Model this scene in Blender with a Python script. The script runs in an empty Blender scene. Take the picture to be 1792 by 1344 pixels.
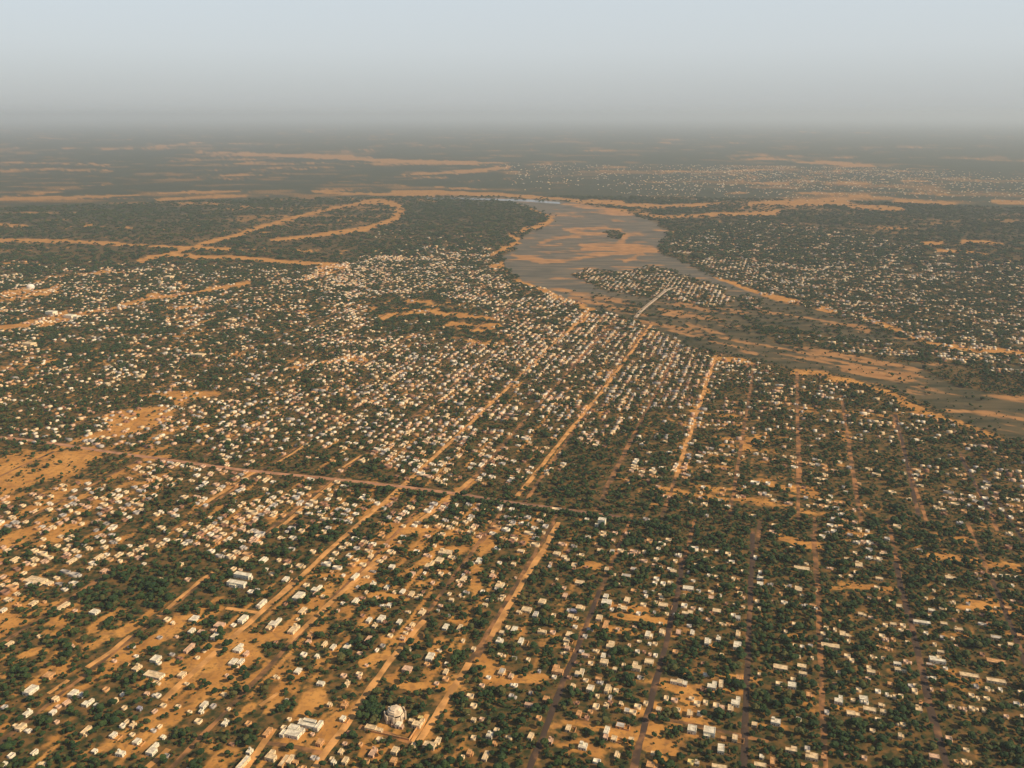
import bpy, bmesh, math, random
import numpy as np
from mathutils import Vector, Matrix

random.seed(11)
RNG = np.random.default_rng(11)
SC = bpy.context.scene
COL = SC.collection

# ------------------------------------------------------------------ camera, sky, sun, exposure
H = 650.0                                   # flying height in metres
F_PX, CX, CY = 1552.0, 896.0, 672.0         # focal length and centre on a 1792 x 1344 frame
PITCH = math.atan(472.0 / 1552.0)
cam_d = bpy.data.cameras.new("camera")
cam_d.sensor_width = 36.0
cam_d.lens = 36.0 * F_PX / 1792.0
cam_d.clip_start = 1.0
cam_d.clip_end = 900000.0
cam = bpy.data.objects.new("camera", cam_d)
cam.location = (0, 0, H)
cam.rotation_euler = (math.pi / 2 - PITCH, 0, 0)
COL.objects.link(cam)
SC.camera = cam

SUN_EL = math.radians(35.0)
SUN_AZ = math.radians(106.0)                # clockwise from the viewing direction
world = bpy.data.worlds.new("World")
SC.world = world
world.use_nodes = True
wn = world.node_tree
wn.nodes.clear()
w_out = wn.nodes.new("ShaderNodeOutputWorld")
w_bg = wn.nodes.new("ShaderNodeBackground")
w_sky = wn.nodes.new("ShaderNodeTexSky")
w_sky.sky_type = 'NISHITA'
w_sky.sun_disc = False
w_sky.sun_elevation = SUN_EL
w_sky.sun_rotation = SUN_AZ
w_sky.altitude = 600.0
w_sky.air_density = 1.0
w_sky.dust_density = 0.4
w_sky.ozone_density = 3.0
w_bg.inputs['Strength'].default_value = 0.07
wn.links.new(w_sky.outputs[0], w_bg.inputs['Color'])
# a dusty veil that thickens towards the horizon all round
w_tc = wn.nodes.new("ShaderNodeTexCoord")
w_sep = wn.nodes.new("ShaderNodeSeparateXYZ")
wn.links.new(w_tc.outputs['Generated'], w_sep.inputs[0])
w_ramp = wn.nodes.new("ShaderNodeValToRGB")
cr = w_ramp.color_ramp
cr.elements[0].position = 0.0
cr.elements[0].color = (.435, .460, .466, 1)
cr.elements[1].position = 0.13
cr.elements[1].color = (.740, .795, .818, 1)
for p_, c_ in ((.03, (.515, .545, .556, 1)), (.065, (.625, .662, .680, 1))):
    e_ = cr.elements.new(p_); e_.color = c_
wn.links.new(w_sep.outputs['Z'], w_ramp.inputs[0])
w_bg2 = wn.nodes.new("ShaderNodeBackground")
wn.links.new(w_ramp.outputs[0], w_bg2.inputs['Color'])
w_mr = wn.nodes.new("ShaderNodeMapRange")
w_mr.inputs['From Min'].default_value = 0.0
w_mr.inputs['From Max'].default_value = 0.45
w_mr.inputs['To Min'].default_value = 0.95
w_mr.inputs['To Max'].default_value = 0.10
wn.links.new(w_sep.outputs['Z'], w_mr.inputs['Value'])
w_mix = wn.nodes.new("ShaderNodeMixShader")
wn.links.new(w_mr.outputs[0], w_mix.inputs[0])
wn.links.new(w_bg.outputs[0], w_mix.inputs[1])
wn.links.new(w_bg2.outputs[0], w_mix.inputs[2])
wn.links.new(w_mix.outputs[0], w_out.inputs['Surface'])

sun_d = bpy.data.lights.new("sun", 'SUN')
sun_d.energy = 5.0
sun_d.angle = math.radians(0.6)
sun_d.color = (1.0, 0.77, 0.50)
sun = bpy.data.objects.new("sun", sun_d)
to_sun = Vector((math.sin(SUN_AZ) * math.cos(SUN_EL), math.cos(SUN_AZ) * math.cos(SUN_EL), math.sin(SUN_EL)))
sun.rotation_euler = to_sun.to_track_quat('Z', 'Y').to_euler()
sun.location = (0, 0, 900)
COL.objects.link(sun)

SC.view_settings.view_transform = 'Standard'
SC.view_settings.look = 'None'
SC.view_settings.gamma = 1.0
SC.view_settings.exposure = 0.10
try:
    SC.view_settings.use_curve_mapping = False
except Exception:
    pass
SC.render.engine = 'CYCLES'
SC.cycles.use_denoising = True
SC.cycles.volume_bounces = 1
SC.cycles.max_bounces = 5
SC.cycles.diffuse_bounces = 2

HAZE_DENSITY = 3.6e-5
HAZE_TOP = H + 140.0

# ------------------------------------------------------------------ picture <-> ground
ST, CT = math.sin(PITCH), math.cos(PITCH)
GA = math.atan(497.0 / 1622.0)              # the street grid's heading
CG, SG = math.cos(GA), math.sin(GA)


def at(px, py):
    """ground point seen at a place of the photograph"""
    u = (px - CX) / F_PX
    v = (py - CY) / F_PX
    up = -ST - v * CT
    fw = CT - v * ST
    k = H / -up
    return (u * k, fw * k)


def proj(X, Y, Z=0.0):
    X = np.asarray(X, float); Y = np.asarray(Y, float)
    dz = Z - H
    fwd = Y * CT - dz * ST
    up = Y * ST + dz * CT
    fwd = np.where(fwd < 1.0, 1.0, fwd)
    return CX + F_PX * X / fwd, CY - F_PX * up / fwd, fwd


def to_grid(X, Y):
    return X * CG - Y * SG, X * SG + Y * CG


def from_grid(s, t):
    return s * CG + t * SG, -s * SG + t * CG


def kval(px, py):
    return (1393.0 - px) / max(py - 200.0, 1.0)


# ------------------------------------------------------------------ noise on the ground
def _hash(ix, iy, seed):
    h = (ix.astype(np.int64) * 374761393 + iy.astype(np.int64) * 668265263 + seed * 1442695041) & 0xFFFFFFFF
    h = ((h ^ (h >> 13)) * 1274126177) & 0xFFFFFFFF
    return ((h ^ (h >> 16)) & 0xFFFF) / 65535.0


def vnoise(x, y, seed=0):
    ix = np.floor(x); iy = np.floor(y)
    fx = x - ix; fy = y - iy
    fx = fx * fx * (3 - 2 * fx); fy = fy * fy * (3 - 2 * fy)
    a = _hash(ix, iy, seed); b = _hash(ix + 1, iy, seed)
    c = _hash(ix, iy + 1, seed); d = _hash(ix + 1, iy + 1, seed)
    return (a * (1 - fx) + b * fx) * (1 - fy) + (c * (1 - fx) + d * fx) * fy


def fbm(x, y, seed=0, n=4):
    o = 0.0; amp = 0.5; tot = 0.0
    for i in range(n):
        o = o + amp * vnoise(x * 2 ** i, y * 2 ** i, seed + 17 * i)
        tot += amp
        amp *= 0.5
    return o / tot


def sstep(a, b, x):
    t = np.clip((x - a) / (b - a), 0, 1)
    return t * t * (3 - 2 * t)


# ------------------------------------------------------------------ land cover map
MS = 2
MW, MH = 1792 // MS + 100, 1344 // MS + 60   # a margin all round
MX0, MY0 = -100.0, 0.0
GXX, GYY = np.meshgrid(MX0 + MS * (np.arange(MW) + .5), MY0 + MS * (np.arange(MH) + .5))


def poly_mask(pts):
    m = np.zeros(GXX.shape, bool)
    n = len(pts)
    for i in range(n):
        x1, y1 = pts[i]; x2, y2 = pts[(i + 1) % n]
        if y1 == y2:
            continue
        c = ((GYY >= min(y1, y2)) & (GYY < max(y1, y2)))
        xi = x1 + (GYY - y1) * (x2 - x1) / (y2 - y1)
        m ^= c & (GXX < xi)
    return m


def line_mask(pts, w, aspect=1.0):
    """1 inside a stroke of width w, soft at the rim; aspect > 1 narrows it vertically"""
    d = np.full(GXX.shape, 1e9)
    for (x1, y1), (x2, y2) in zip(pts[:-1], pts[1:]):
        ax, ay = x2 - x1, (y2 - y1) * aspect
        t = np.clip(((GXX - x1) * ax + (GYY - y1) * aspect * ay) / (ax * ax + ay * ay), 0, 1)
        d = np.minimum(d, np.hypot(GXX - x1 - t * ax, (GYY - y1) * aspect - t * ay))
    return np.clip(1.25 - d / (w * .5) * .75, 0, 1)


def blur(a, r):
    r = int(r)
    for ax in (0, 1):
        k = np.ones(2 * r + 1) / (2 * r + 1)
        p = np.pad(a, [(r, r) if i == ax else (0, 0) for i in (0, 1)], mode='edge')
        a = np.apply_along_axis(lambda v: np.convolve(v, k, 'valid'), ax, p)
    return a


def paint(layer, shape, val):
    return np.maximum(layer, shape * val)


L_bare = np.zeros(GXX.shape)
L_river = np.zeros(GXX.shape)
L_house = np.zeros(GXX.shape)
L_tree = np.full(GXX.shape, .8)

# general level of bare soil
for pts, v in [
    ([(-100, 1050), (250, 1060), (600, 1010), (830, 960), (930, 1090), (860, 1200), (800, 1344), (-100, 1344)], .48),
    ([(-100, 860), (250, 800), (620, 860), (560, 900), (400, 980), (200, 1020), (-100, 1060)], .42),
    ([(600, 860), (1010, 905), (950, 1000), (700, 1010), (560, 1000)], .40),
    ([(880, 1000), (1200, 1000), (1300, 1344), (800, 1344)], .36),
    ([(1200, 1000), (1792, 960), (1900, 1344), (1300, 1344)], .24),
    ([(1000, 600), (1560, 690), (1900, 820), (1900, 1000), (1000, 900)], .25),
    ([(-100, 480), (560, 490), (640, 660), (440, 800), (-100, 760)], .23),
    ([(540, 470), (880, 440), (1190, 610), (1000, 800), (700, 840), (560, 600)], .22),
    ([(-100, 225), (700, 225), (700, 340), (640, 440), (-100, 460)], .24),
    ([(1100, 350), (1900, 355), (1900, 450), (1500, 400), (1300, 390)], .34),
    ([(1240, 275), (1900, 300), (1900, 350), (1240, 350)], .25),
    ([(700, 225), (1900, 225), (1900, 300), (1100, 340), (700, 340)], .20),
]:
    L_bare = paint(L_bare, poly_mask(pts), v)
L_bare = blur(L_bare, 18)

SAND_LINES = [
    # upper left
    ([(-100, 214), (330, 208), (640, 209)], 5, .45), ([(-100, 222), (250, 218), (420, 222)], 4, .35),
    ([(-100, 240), (60, 238), (200, 233)], 4, .35),
    ([(-100, 265), (60, 263), (120, 262)], 5, .6), ([(180, 261), (260, 258), (350, 250)], 7, .55),
    ([(330, 266), (420, 267), (480, 270)], 5, .8), ([(420, 268), (500, 272), (600, 277), (700, 281), (830, 284)], 9, 1.0),
    ([(540, 272), (650, 276)], 6, 1.0), ([(580, 259), (720, 258), (930, 262)], 5, .35),
    ([(290, 278), (350, 279)], 4, .5),
    ([(-100, 285), (40, 285), (190, 288)], 8, .8), ([(-100, 300), (60, 296), (200, 299)], 10, .8),
    ([(-100, 292), (110, 292)], 5, .7), ([(230, 304), (270, 303)], 4, .6), ([(100, 332), (150, 325), (195, 321)], 6, .7),
    ([(-100, 350), (60, 347), (180, 344), (300, 337), (420, 334)], 6, .95), ([(400, 333), (560, 326), (640, 322)], 4, .4),
    ([(275, 350), (350, 345), (430, 343)], 7, .95), ([(300, 355), (390, 357), (440, 362)], 6, .7),
    ([(60, 338), (110, 337)], 5, .7), ([(-100, 375), (60, 372), (130, 372)], 5, .8), ([(190, 362), (240, 353)], 4, .6),
    ([(250, 378), (340, 374), (360, 373)], 4, .6), ([(-100, 398), (20, 394), (40, 396)], 12, .9),
    ([(150, 397), (240, 398)], 6, .6), ([(240, 405), (330, 397), (350, 394)], 5, .6),
    ([(-100, 420), (60, 421), (150, 424), (220, 428)], 11, .9), ([(150, 424), (300, 432), (400, 436)], 8, .7),
    ([(430, 395), (520, 388)], 5, .55), ([(450, 408), (510, 406)], 6, .6), ([(-100, 407), (80, 402)], 5, .4),
    # the looping track
    ([(245, 457), (330, 434), (420, 409), (500, 385), (580, 366), (645, 353)], 9.99, 1.1),
    ([(640, 353), (675, 353), (695, 360), (703, 370), (690, 383)], 15.99, 1.15),
    ([(690, 383), (650, 397), (600, 405), (540, 414), (480, 421)], 11.99, 1.1), ([(600, 408), (645, 402)], 9, .8),
    ([(240, 458), (270, 447), (330, 446)], 9.99, 1.0), ([(330, 449), (430, 452), (520, 460), (590, 464)], 11.99, 1.0),
    ([(540, 487), (565, 472), (610, 466)], 13, .9), ([(400, 438), (440, 438), (560, 440)], 5, .5),
    # far river edge and beyond
    ([(550, 336), (650, 340), (760, 342)], 6, .9), ([(690, 336), (800, 338), (900, 343), (1000, 350), (1090, 354)], 9, 1.0),
    ([(760, 328), (860, 332)], 6, .7), ([(730, 349), (765, 353)], 5, .6),
    ([(700, 305), (800, 301), (890, 293)], 11, .75), ([(690, 308), (780, 311)], 8, .6), ([(800, 317), (910, 314)], 7, .6),
    ([(780, 262), (930, 262)], 5, .35), ([(830, 300), (870, 292)], 7, .9),
    ([(1000, 352), (1100, 360), (1230, 361)], 9, 1.0), ([(990, 357), (1090, 369)], 8, .95), ([(1060, 372), (1190, 361)], 5, .7),
    ([(1120, 376), (1160, 380), (1260, 375), (1360, 371)], 10, .9), ([(1190, 358), (1280, 356)], 7, .7),
    ([(1310, 357), (1400, 352), (1480, 352)], 9, 1.0), ([(1350, 357), (1480, 357), (1580, 366)], 12, 1.0), ([(1490, 363), (1570, 367)], 9, 1.0),
    ([(1570, 352), (1670, 357)], 10, .95), ([(1280, 376), (1355, 374)], 8, .9), ([(1740, 352), (1900, 360)], 12, .95),
    ([(1270, 338), (1310, 337)], 6, .8), ([(1400, 337), (1520, 343)], 8, .8), ([(1590, 338), (1700, 344)], 6, .6),
    ([(1280, 277), (1340, 278), (1440, 284), (1530, 291)], 8, .75), ([(1570, 256), (1640, 258)], 6, .45), ([(1400, 232), (1560, 232)], 4, .4),
    ([(1380, 255), (1480, 253)], 4, .35), ([(1700, 267), (1900, 268)], 4, .4), ([(1650, 313), (1900, 320)], 5, .55), ([(1580, 316), (1620, 317)], 6, .7),
    ([(1490, 394), (1600, 399)], 8, .6), ([(1610, 425), (1650, 427)], 9, .8), ([(1600, 385), (1660, 386)], 5, .7), ([(1690, 420), (1750, 427)], 9, .8),
    ([(1640, 437), (1730, 445)], 7, .8), ([(1590, 455), (1690, 460)], 6, .6), ([(1720, 375), (1900, 372)], 5, .5),
    # left of the town
    ([(-100, 548), (0, 530), (60, 517), (110, 505)], 11, .85), ([(-100, 522), (0, 517), (60, 508)], 9, .8),
    ([(60, 495), (110, 480), (200, 478)], 6, .7), ([(110, 484), (190, 473)], 6, .7), ([(0, 463), (60, 459)], 6, .8),
    ([(150, 480), (220, 478), (245, 474)], 5, .6),
    ([(-100, 600), (0, 577), (70, 562), (120, 552)], 11, .9), ([(70, 570), (160, 548), (250, 525), (330, 514), (430, 495)], 7, .9),
    ([(190, 542), (280, 517)], 7, .95), ([(290, 540), (370, 537)], 5, .7),
    ([(660, 556), (700, 549), (770, 547)], 8, .9), ([(770, 550), (870, 559)], 8, .9), ([(790, 566), (870, 571)], 9, .9),
    ([(800, 576), (850, 578)], 6, .9), ([(720, 528), (755, 528)], 8, .6), ([(820, 601), (880, 601)], 9, .7),
    ([(640, 622), (720, 606)], 6, .6), ([(730, 645), (770, 634)], 7, .7),
    ([(500, 645), (560, 634), (640, 626)], 12, .85), ([(380, 620), (440, 619)], 8, .7), ([(460, 640), (520, 628)], 8, .7),
    ([(250, 690), (330, 686)], 9, .7), ([(220, 727), (290, 716)], 12, .9), ([(200, 736), (300, 722)], 14, .9),
    ([(140, 772), (250, 742), (300, 722)], 14, .8), ([(160, 765), (230, 745)], 14, .7),
    # bottom
    ([(247, 1128), (275, 1108), (300, 1094)], 24, .95), ([(560, 1010), (640, 1005)], 10, .7), ([(620, 1015), (680, 1018)], 10, .8),
    ([(655, 1040), (720, 1048)], 14, .8), ([(640, 1062), (700, 1072)], 10, .6), ([(690, 1120), (740, 1120)], 26, .8),
    ([(690, 1145), (640, 1160)], 22, .85), ([(700, 1200), (780, 1200)], 12, .9), ([(690, 1185), (720, 1200)], 18, .9),
    ([(845, 1150), (870, 1170), (850, 1185)], 34, .9), ([(870, 1190), (945, 1185)], 18, .85), ([(430, 1115), (500, 1112)], 14, .8),
    ([(440, 1150), (470, 1165), (440, 1195)], 26, .8), ([(480, 1200), (560, 1215)], 16, .5), ([(560, 1270), (590, 1255)], 18, .8),
    ([(100, 1170), (140, 1180)], 22, .7), ([(150, 1175), (190, 1180)], 18, .7), ([(10, 1150), (90, 1140)], 18, .7), ([(60, 1190), (20, 1190)], 20, .7),
    ([(1085, 1080), (1170, 1088)], 12, .8), ([(1150, 1285), (1160, 1330)], 40, .8), ([(1170, 1300), (1190, 1320)], 30, .7),
    ([(1185, 1212), (1220, 1225)], 22, .9), ([(1250, 1205), (1330, 1215)], 10, .7), ([(1380, 940), (1440, 960)], 14, .7),
    ([(1355, 855), (1420, 862)], 10, .7), ([(1640, 975), (1720, 985), (1770, 995)], 12, .7), ([(1320, 765), (1300, 790)], 14, .6),
    ([(820, 1090), (770, 1080)], 16, .7), ([(1690, 1055), (1760, 1068)], 12, .6), ([(1390, 1110), (1420, 1115)], 16, .6),
    ([(700, 925), (745, 925)], 16, .9), ([(770, 965), (800, 960)], 16, .8), ([(1000, 990), (1050, 992)], 12, .6),
    ([(1400, 1230), (1500, 1240)], 10, .5), ([(1560, 1310), (1640, 1335)], 16, .5), ([(1260, 1130), (1300, 1136)], 16, .5),
    # shoulders of the dirt streets
    ([(285, 1226), (430, 1095), (620, 923), (705, 850), (850, 715), (1032, 545)], 12, .42), ([(505, 1124), (668, 974), (740, 912)], 13, .42),
    ([(735, 912), (827, 838)], 14, .5), ([(915, 862), (1000, 750), (1140, 568)], 12, .42), ([(978, 914), (921, 1008), (861, 1114)], 14, .45),
    ([(822, 1160), (735, 1297)], 16, .45), ([(742, 1085), (640, 1215), (530, 1376)], 17, .45), ([(-160, 748), (420, 822), (705, 852)], 16, .4),
    ([(1185, 830), (1253, 622)], 14, .5), ([(1050, 1033), (993, 1174), (925, 1350)], 22, .35), ([(1194, 975), (1164, 1131), (1118, 1310)], 24, .38),
    # banks
    ([(905, 355), (935, 368), (968, 382)], 6, .7), ([(970, 380), (950, 393), (920, 402), (898, 410), (905, 424), (890, 433), (862, 444)], 11, 1.0),
    ([(862, 470), (880, 462)], 9, .8), ([(912, 490), (950, 508), (990, 524), (1040, 540)], 10, 1.0),
    ([(1250, 488), (1320, 512), (1395, 529)], 8, .95), ([(1430, 538), (1460, 546)], 8, .8), ([(1510, 556), (1570, 580)], 7, .7),
    ([(1600, 595), (1700, 610), (1900, 625)], 9, .8), ([(1440, 662), (1500, 668), (1560, 690), (1640, 730), (1720, 752), (1760, 775)], 13, .62),
    ([(1395, 650), (1450, 657)], 8, .8), ([(1570, 700), (1620, 722), (1690, 745)], 12, .8), ([(1250, 628), (1320, 638)], 10, .8),
    ([(1180, 600), (1220, 612)], 8, .6),
]
far_l = np.zeros(GXX.shape)
for pts, w, v in SAND_LINES:
    fr = pts[0][1]
    if w in (9.99, 15.99, 11.99):
        far_l = paint(far_l, line_mask(pts, w, 1.7), 1.0)
        continue
    L_bare = paint(L_bare, line_mask(pts, w * (1.0 if fr < 340 else 1.05 if fr < 470 else 1.15), 1.7 if fr < 470 else 1.0), v * (.92 if fr < 340 else .98 if fr < 470 else 1))
for pts, v in [([(-100, 778), (60, 779), (190, 796), (150, 815), (60, 850), (-100, 890)], .62), ([(280, 690), (330, 683), (392, 680), (350, 700), (312, 712)], 1.0)]:
    L_bare = paint(L_bare, blur(poly_mask(pts).astype(float), 3), v)

RIVER = [(725, 345), (800, 344), (900, 347), (985, 351), (1060, 364), (1110, 376), (1150, 392), (1172, 408), (1160, 424), (1148, 436),
         (1185, 455), (1225, 472), (1262, 492), (1330, 517), (1420, 540), (1520, 570), (1620, 605), (1720, 635), (1900, 650),
         (1900, 830), (1792, 775), (1720, 750), (1640, 718), (1560, 680), (1500, 664), (1430, 650), (1340, 634), (1260, 622), (1200, 603),
         (1150, 580), (1105, 556), (1040, 541), (975, 518), (915, 490), (884, 470), (880, 452), (905, 432), (915, 412), (955, 394), (972, 382),
         (935, 366), (900, 354), (800, 349)]
L_river = np.maximum(L_river, poly_mask(RIVER).astype(float))
ISLANDS = [[(995, 482), (1030, 468), (1090, 478), (1135, 468), (1180, 476), (1225, 492), (1272, 507), (1285, 530), (1240, 538), (1180, 527), (1110, 517), (1050, 506)],
           [(1300, 568), (1380, 575), (1480, 590), (1580, 600), (1680, 625), (1760, 640), (1680, 640), (1560, 632), (1440, 612), (1350, 600)],
           [(1620, 645), (1700, 640), (1900, 655), (1900, 700), (1750, 690), (1660, 670)],
           [(1062, 405), (1085, 405), (1086, 418), (1064, 417)], [(1290, 515), (1330, 522), (1335, 545), (1290, 540)]]
isl = np.zeros(GXX.shape)
for p in ISLANDS:
    isl = np.maximum(isl, poly_mask(p).astype(float))
L_river = blur(L_river * (1 - isl), 1)
# sand bars inside the river bed
L_bar = np.zeros(GXX.shape)
for pts, w, v in [
    ([(940, 425), (990, 415), (1040, 408), (1090, 403)], 6, 1), ([(985, 400), (1060, 401)], 5, .8), ([(900, 447), (960, 458), (1010, 452), (1060, 445), (1120, 440)], 8, 1),
    ([(1020, 430), (1100, 432), (1145, 440)], 13, 1), ([(1085, 425), (1095, 415)], 12, .9), ([(1095, 456), (1112, 450), (1130, 440)], 8, 1),
    ([(990, 357), (1060, 368), (1110, 376)], 7, .9), ([(1040, 373), (1100, 377)], 6, .7), ([(1000, 405), (1060, 412)], 6, .6), ([(930, 432), (985, 428)], 5, .7),
    ([(1000, 520), (1060, 533), (1120, 545)], 16, .8), ([(980, 508), (1040, 520), (1100, 530)], 10, .8), ([(1110, 556), (1180, 575), (1240, 590)], 12, .65),
    ([(1160, 545), (1250, 560), (1330, 580), (1400, 590)], 14, .8), ([(1180, 530), (1240, 540), (1300, 550)], 8, .8), ([(1210, 570), (1300, 600), (1400, 615)], 10, .7),
    ([(1330, 545), (1430, 560), (1520, 580)], 8, .8), ([(1300, 530), (1330, 533)], 8, .9), ([(1460, 545), (1540, 570)], 8, .7), ([(1400, 615), (1500, 630), (1610, 650)], 20, .9),
    ([(1480, 645), (1590, 660)], 16, .9), ([(1340, 610), (1440, 630)], 10, .6), ([(1600, 680), (1700, 690), (1900, 700)], 14, .7), ([(1660, 715), (1790, 730)], 12, .6),
    ([(1240, 598), (1290, 612), (1330, 622)], 8, .5), ([(1440, 610), (1540, 622), (1640, 632)], 12, .8)]:
    L_bar = paint(L_bar, line_mask(pts, w * 1.2, 1.3), v)

for pts, v in [
    ([(-100, 462), (250, 462), (480, 470), (600, 480), (640, 640), (440, 800), (-100, 762)], 4.2),
    ([(540, 480), (640, 450), (720, 432), (850, 432), (885, 490), (1040, 545), (1000, 600), (600, 560)], 11.0),
    ([(560, 560), (1040, 545), (1190, 605), (1140, 720), (1040, 790), (900, 850), (700, 840), (560, 720), (520, 640)], 11.0),
    ([(1040, 545), (1100, 560), (1250, 622), (1180, 720), (1060, 700), (980, 660)], 16.0),
    ([(400, 700), (640, 640), (560, 800), (380, 820)], 9.0),
    ([(-100, 890), (130, 850), (260, 805), (600, 850), (560, 900), (420, 985), (220, 1030), (-100, 1060)], 14.0),
    ([(600, 860), (900, 890), (960, 920), (850, 970), (640, 1000), (440, 990)], 7.0),
    ([(900, 880), (1100, 905), (1060, 960), (880, 960)], 4.0),
    ([(1140, 610), (1250, 628), (1400, 655), (1560, 700), (1720, 770), (1900, 860), (1900, 980), (1400, 900), (1090, 860)], 5.5),
    ([(1090, 900), (1400, 900), (1900, 960), (1900, 1344), (900, 1344), (960, 960)], 2.6),
    ([(-100, 1060), (400, 1000), (960, 960), (900, 1344), (-100, 1344)], 2.6),
    ([(1000, 480), (1030, 470), (1090, 480), (1135, 470), (1180, 478), (1225, 494), (1268, 508), (1280, 528), (1240, 536), (1180, 525), (1110, 515), (1050, 504)], 17.0),
    ([(1360, 585), (1480, 592), (1580, 600), (1760, 638), (1560, 630), (1440, 612)], 9.0), ([(1290, 515), (1330, 522), (1335, 545), (1290, 540)], 10.0),
    ([(1640, 610), (1900, 625), (1900, 660), (1700, 650)], 7.0),
    ([(1165, 420), (1230, 395), (1320, 390), (1500, 405), (1640, 440), (1900, 480), (1900, 625), (1640, 605), (1450, 550), (1260, 485)], 8.0),
    ([(1180, 410), (1260, 400), (1260, 440), (1180, 435)], 9.0), ([(1230, 430), (1500, 430), (1520, 470), (1280, 480)], 11.0),
    ([(1060, 330), (1300, 280), (1500, 290), (1900, 320), (1900, 350), (1200, 352)], 1.1), ([(860, 240), (1300, 240), (1300, 330), (900, 330)], .35),
    ([(640, 410), (700, 405), (860, 415), (850, 435), (700, 435)], 2.0),
]:
    m = poly_mask(pts)
    L_house = np.where(m, np.maximum(L_house, v), L_house)
for pts, v in [
    ([(640, 520), (760, 510), (880, 560), (870, 600), (740, 590), (640, 570)], .6), ([(800, 455), (880, 455), (880, 475), (800, 472)], .6),
    ([(150, 1000), (300, 950), (420, 985), (400, 1050), (150, 1160), (0, 1150)], .4), ([(1010, 900), (1400, 880), (1330, 960), (1070, 945)], .5),
    ([(1340, 1180), (1460, 1180), (1480, 1290), (1360, 1290)], .2), ([(480, 800), (640, 740), (640, 830), (560, 830)], 2.0),
    ([(-100, 778), (60, 779), (190, 796), (150, 815), (60, 850), (-100, 890)], 0), ([(600, 1200), (760, 1200), (720, 1300), (600, 1290)], .3),
]:
    L_house = np.where(poly_mask(pts), v, L_house)
L_house = blur(L_house, 3)

for pts, v in [
    ([(150, 1000), (300, 950), (440, 985), (400, 1060), (150, 1160), (0, 1150)], 1.0), ([(1010, 890), (1400, 890), (1330, 960), (1070, 945)], 1.0),
    ([(1340, 1180), (1460, 1180), (1480, 1290), (1360, 1290)], 1.15), ([(1180, 400), (1900, 440), (1900, 620), (1450, 550), (1250, 480)], 1.0),
    ([(640, 520), (760, 510), (880, 560), (870, 600), (740, 590), (640, 570)], 1.0), ([(1100, 900), (1900, 900), (1900, 1344), (1100, 1344)], 1.3),
    ([(-100, 880), (250, 805), (600, 850), (560, 900), (420, 985), (-100, 1060)], .55), ([(900, 560), (1190, 605), (1140, 720), (900, 720)], .7),
    ([(-100, 220), (700, 220), (640, 440), (-100, 450)], .55),
]:
    L_tree = np.where(poly_mask(pts), v, L_tree)
L_tree = blur(L_tree, 4)


def sample(layer, px, py):
    x = np.clip((px - MX0) / MS - .5, 0, MW - 1.001)
    y = np.clip((py - MY0) / MS - .5, 0, MH - 1.001)
    ix = x.astype(int); iy = y.astype(int)
    fx = x - ix; fy = y - iy
    a = layer[iy, ix] * (1 - fx) + layer[iy, ix + 1] * fx
    b = layer[iy + 1, ix] * (1 - fx) + layer[iy + 1, ix + 1] * fx
    return a * (1 - fy) + b * fy


_a, _b = to_grid(*at(1393 - 1.055 * 600, 800)), to_grid(*at(1393 - .705 * 600, 800))
S_PER_K = (_b[0] - _a[0]) / (.705 - 1.055)
S_ZERO = _a[0]
BLOCK = abs(S_PER_K) * .1745
LANE = BLOCK / 3
OLIVE = [None]


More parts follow.
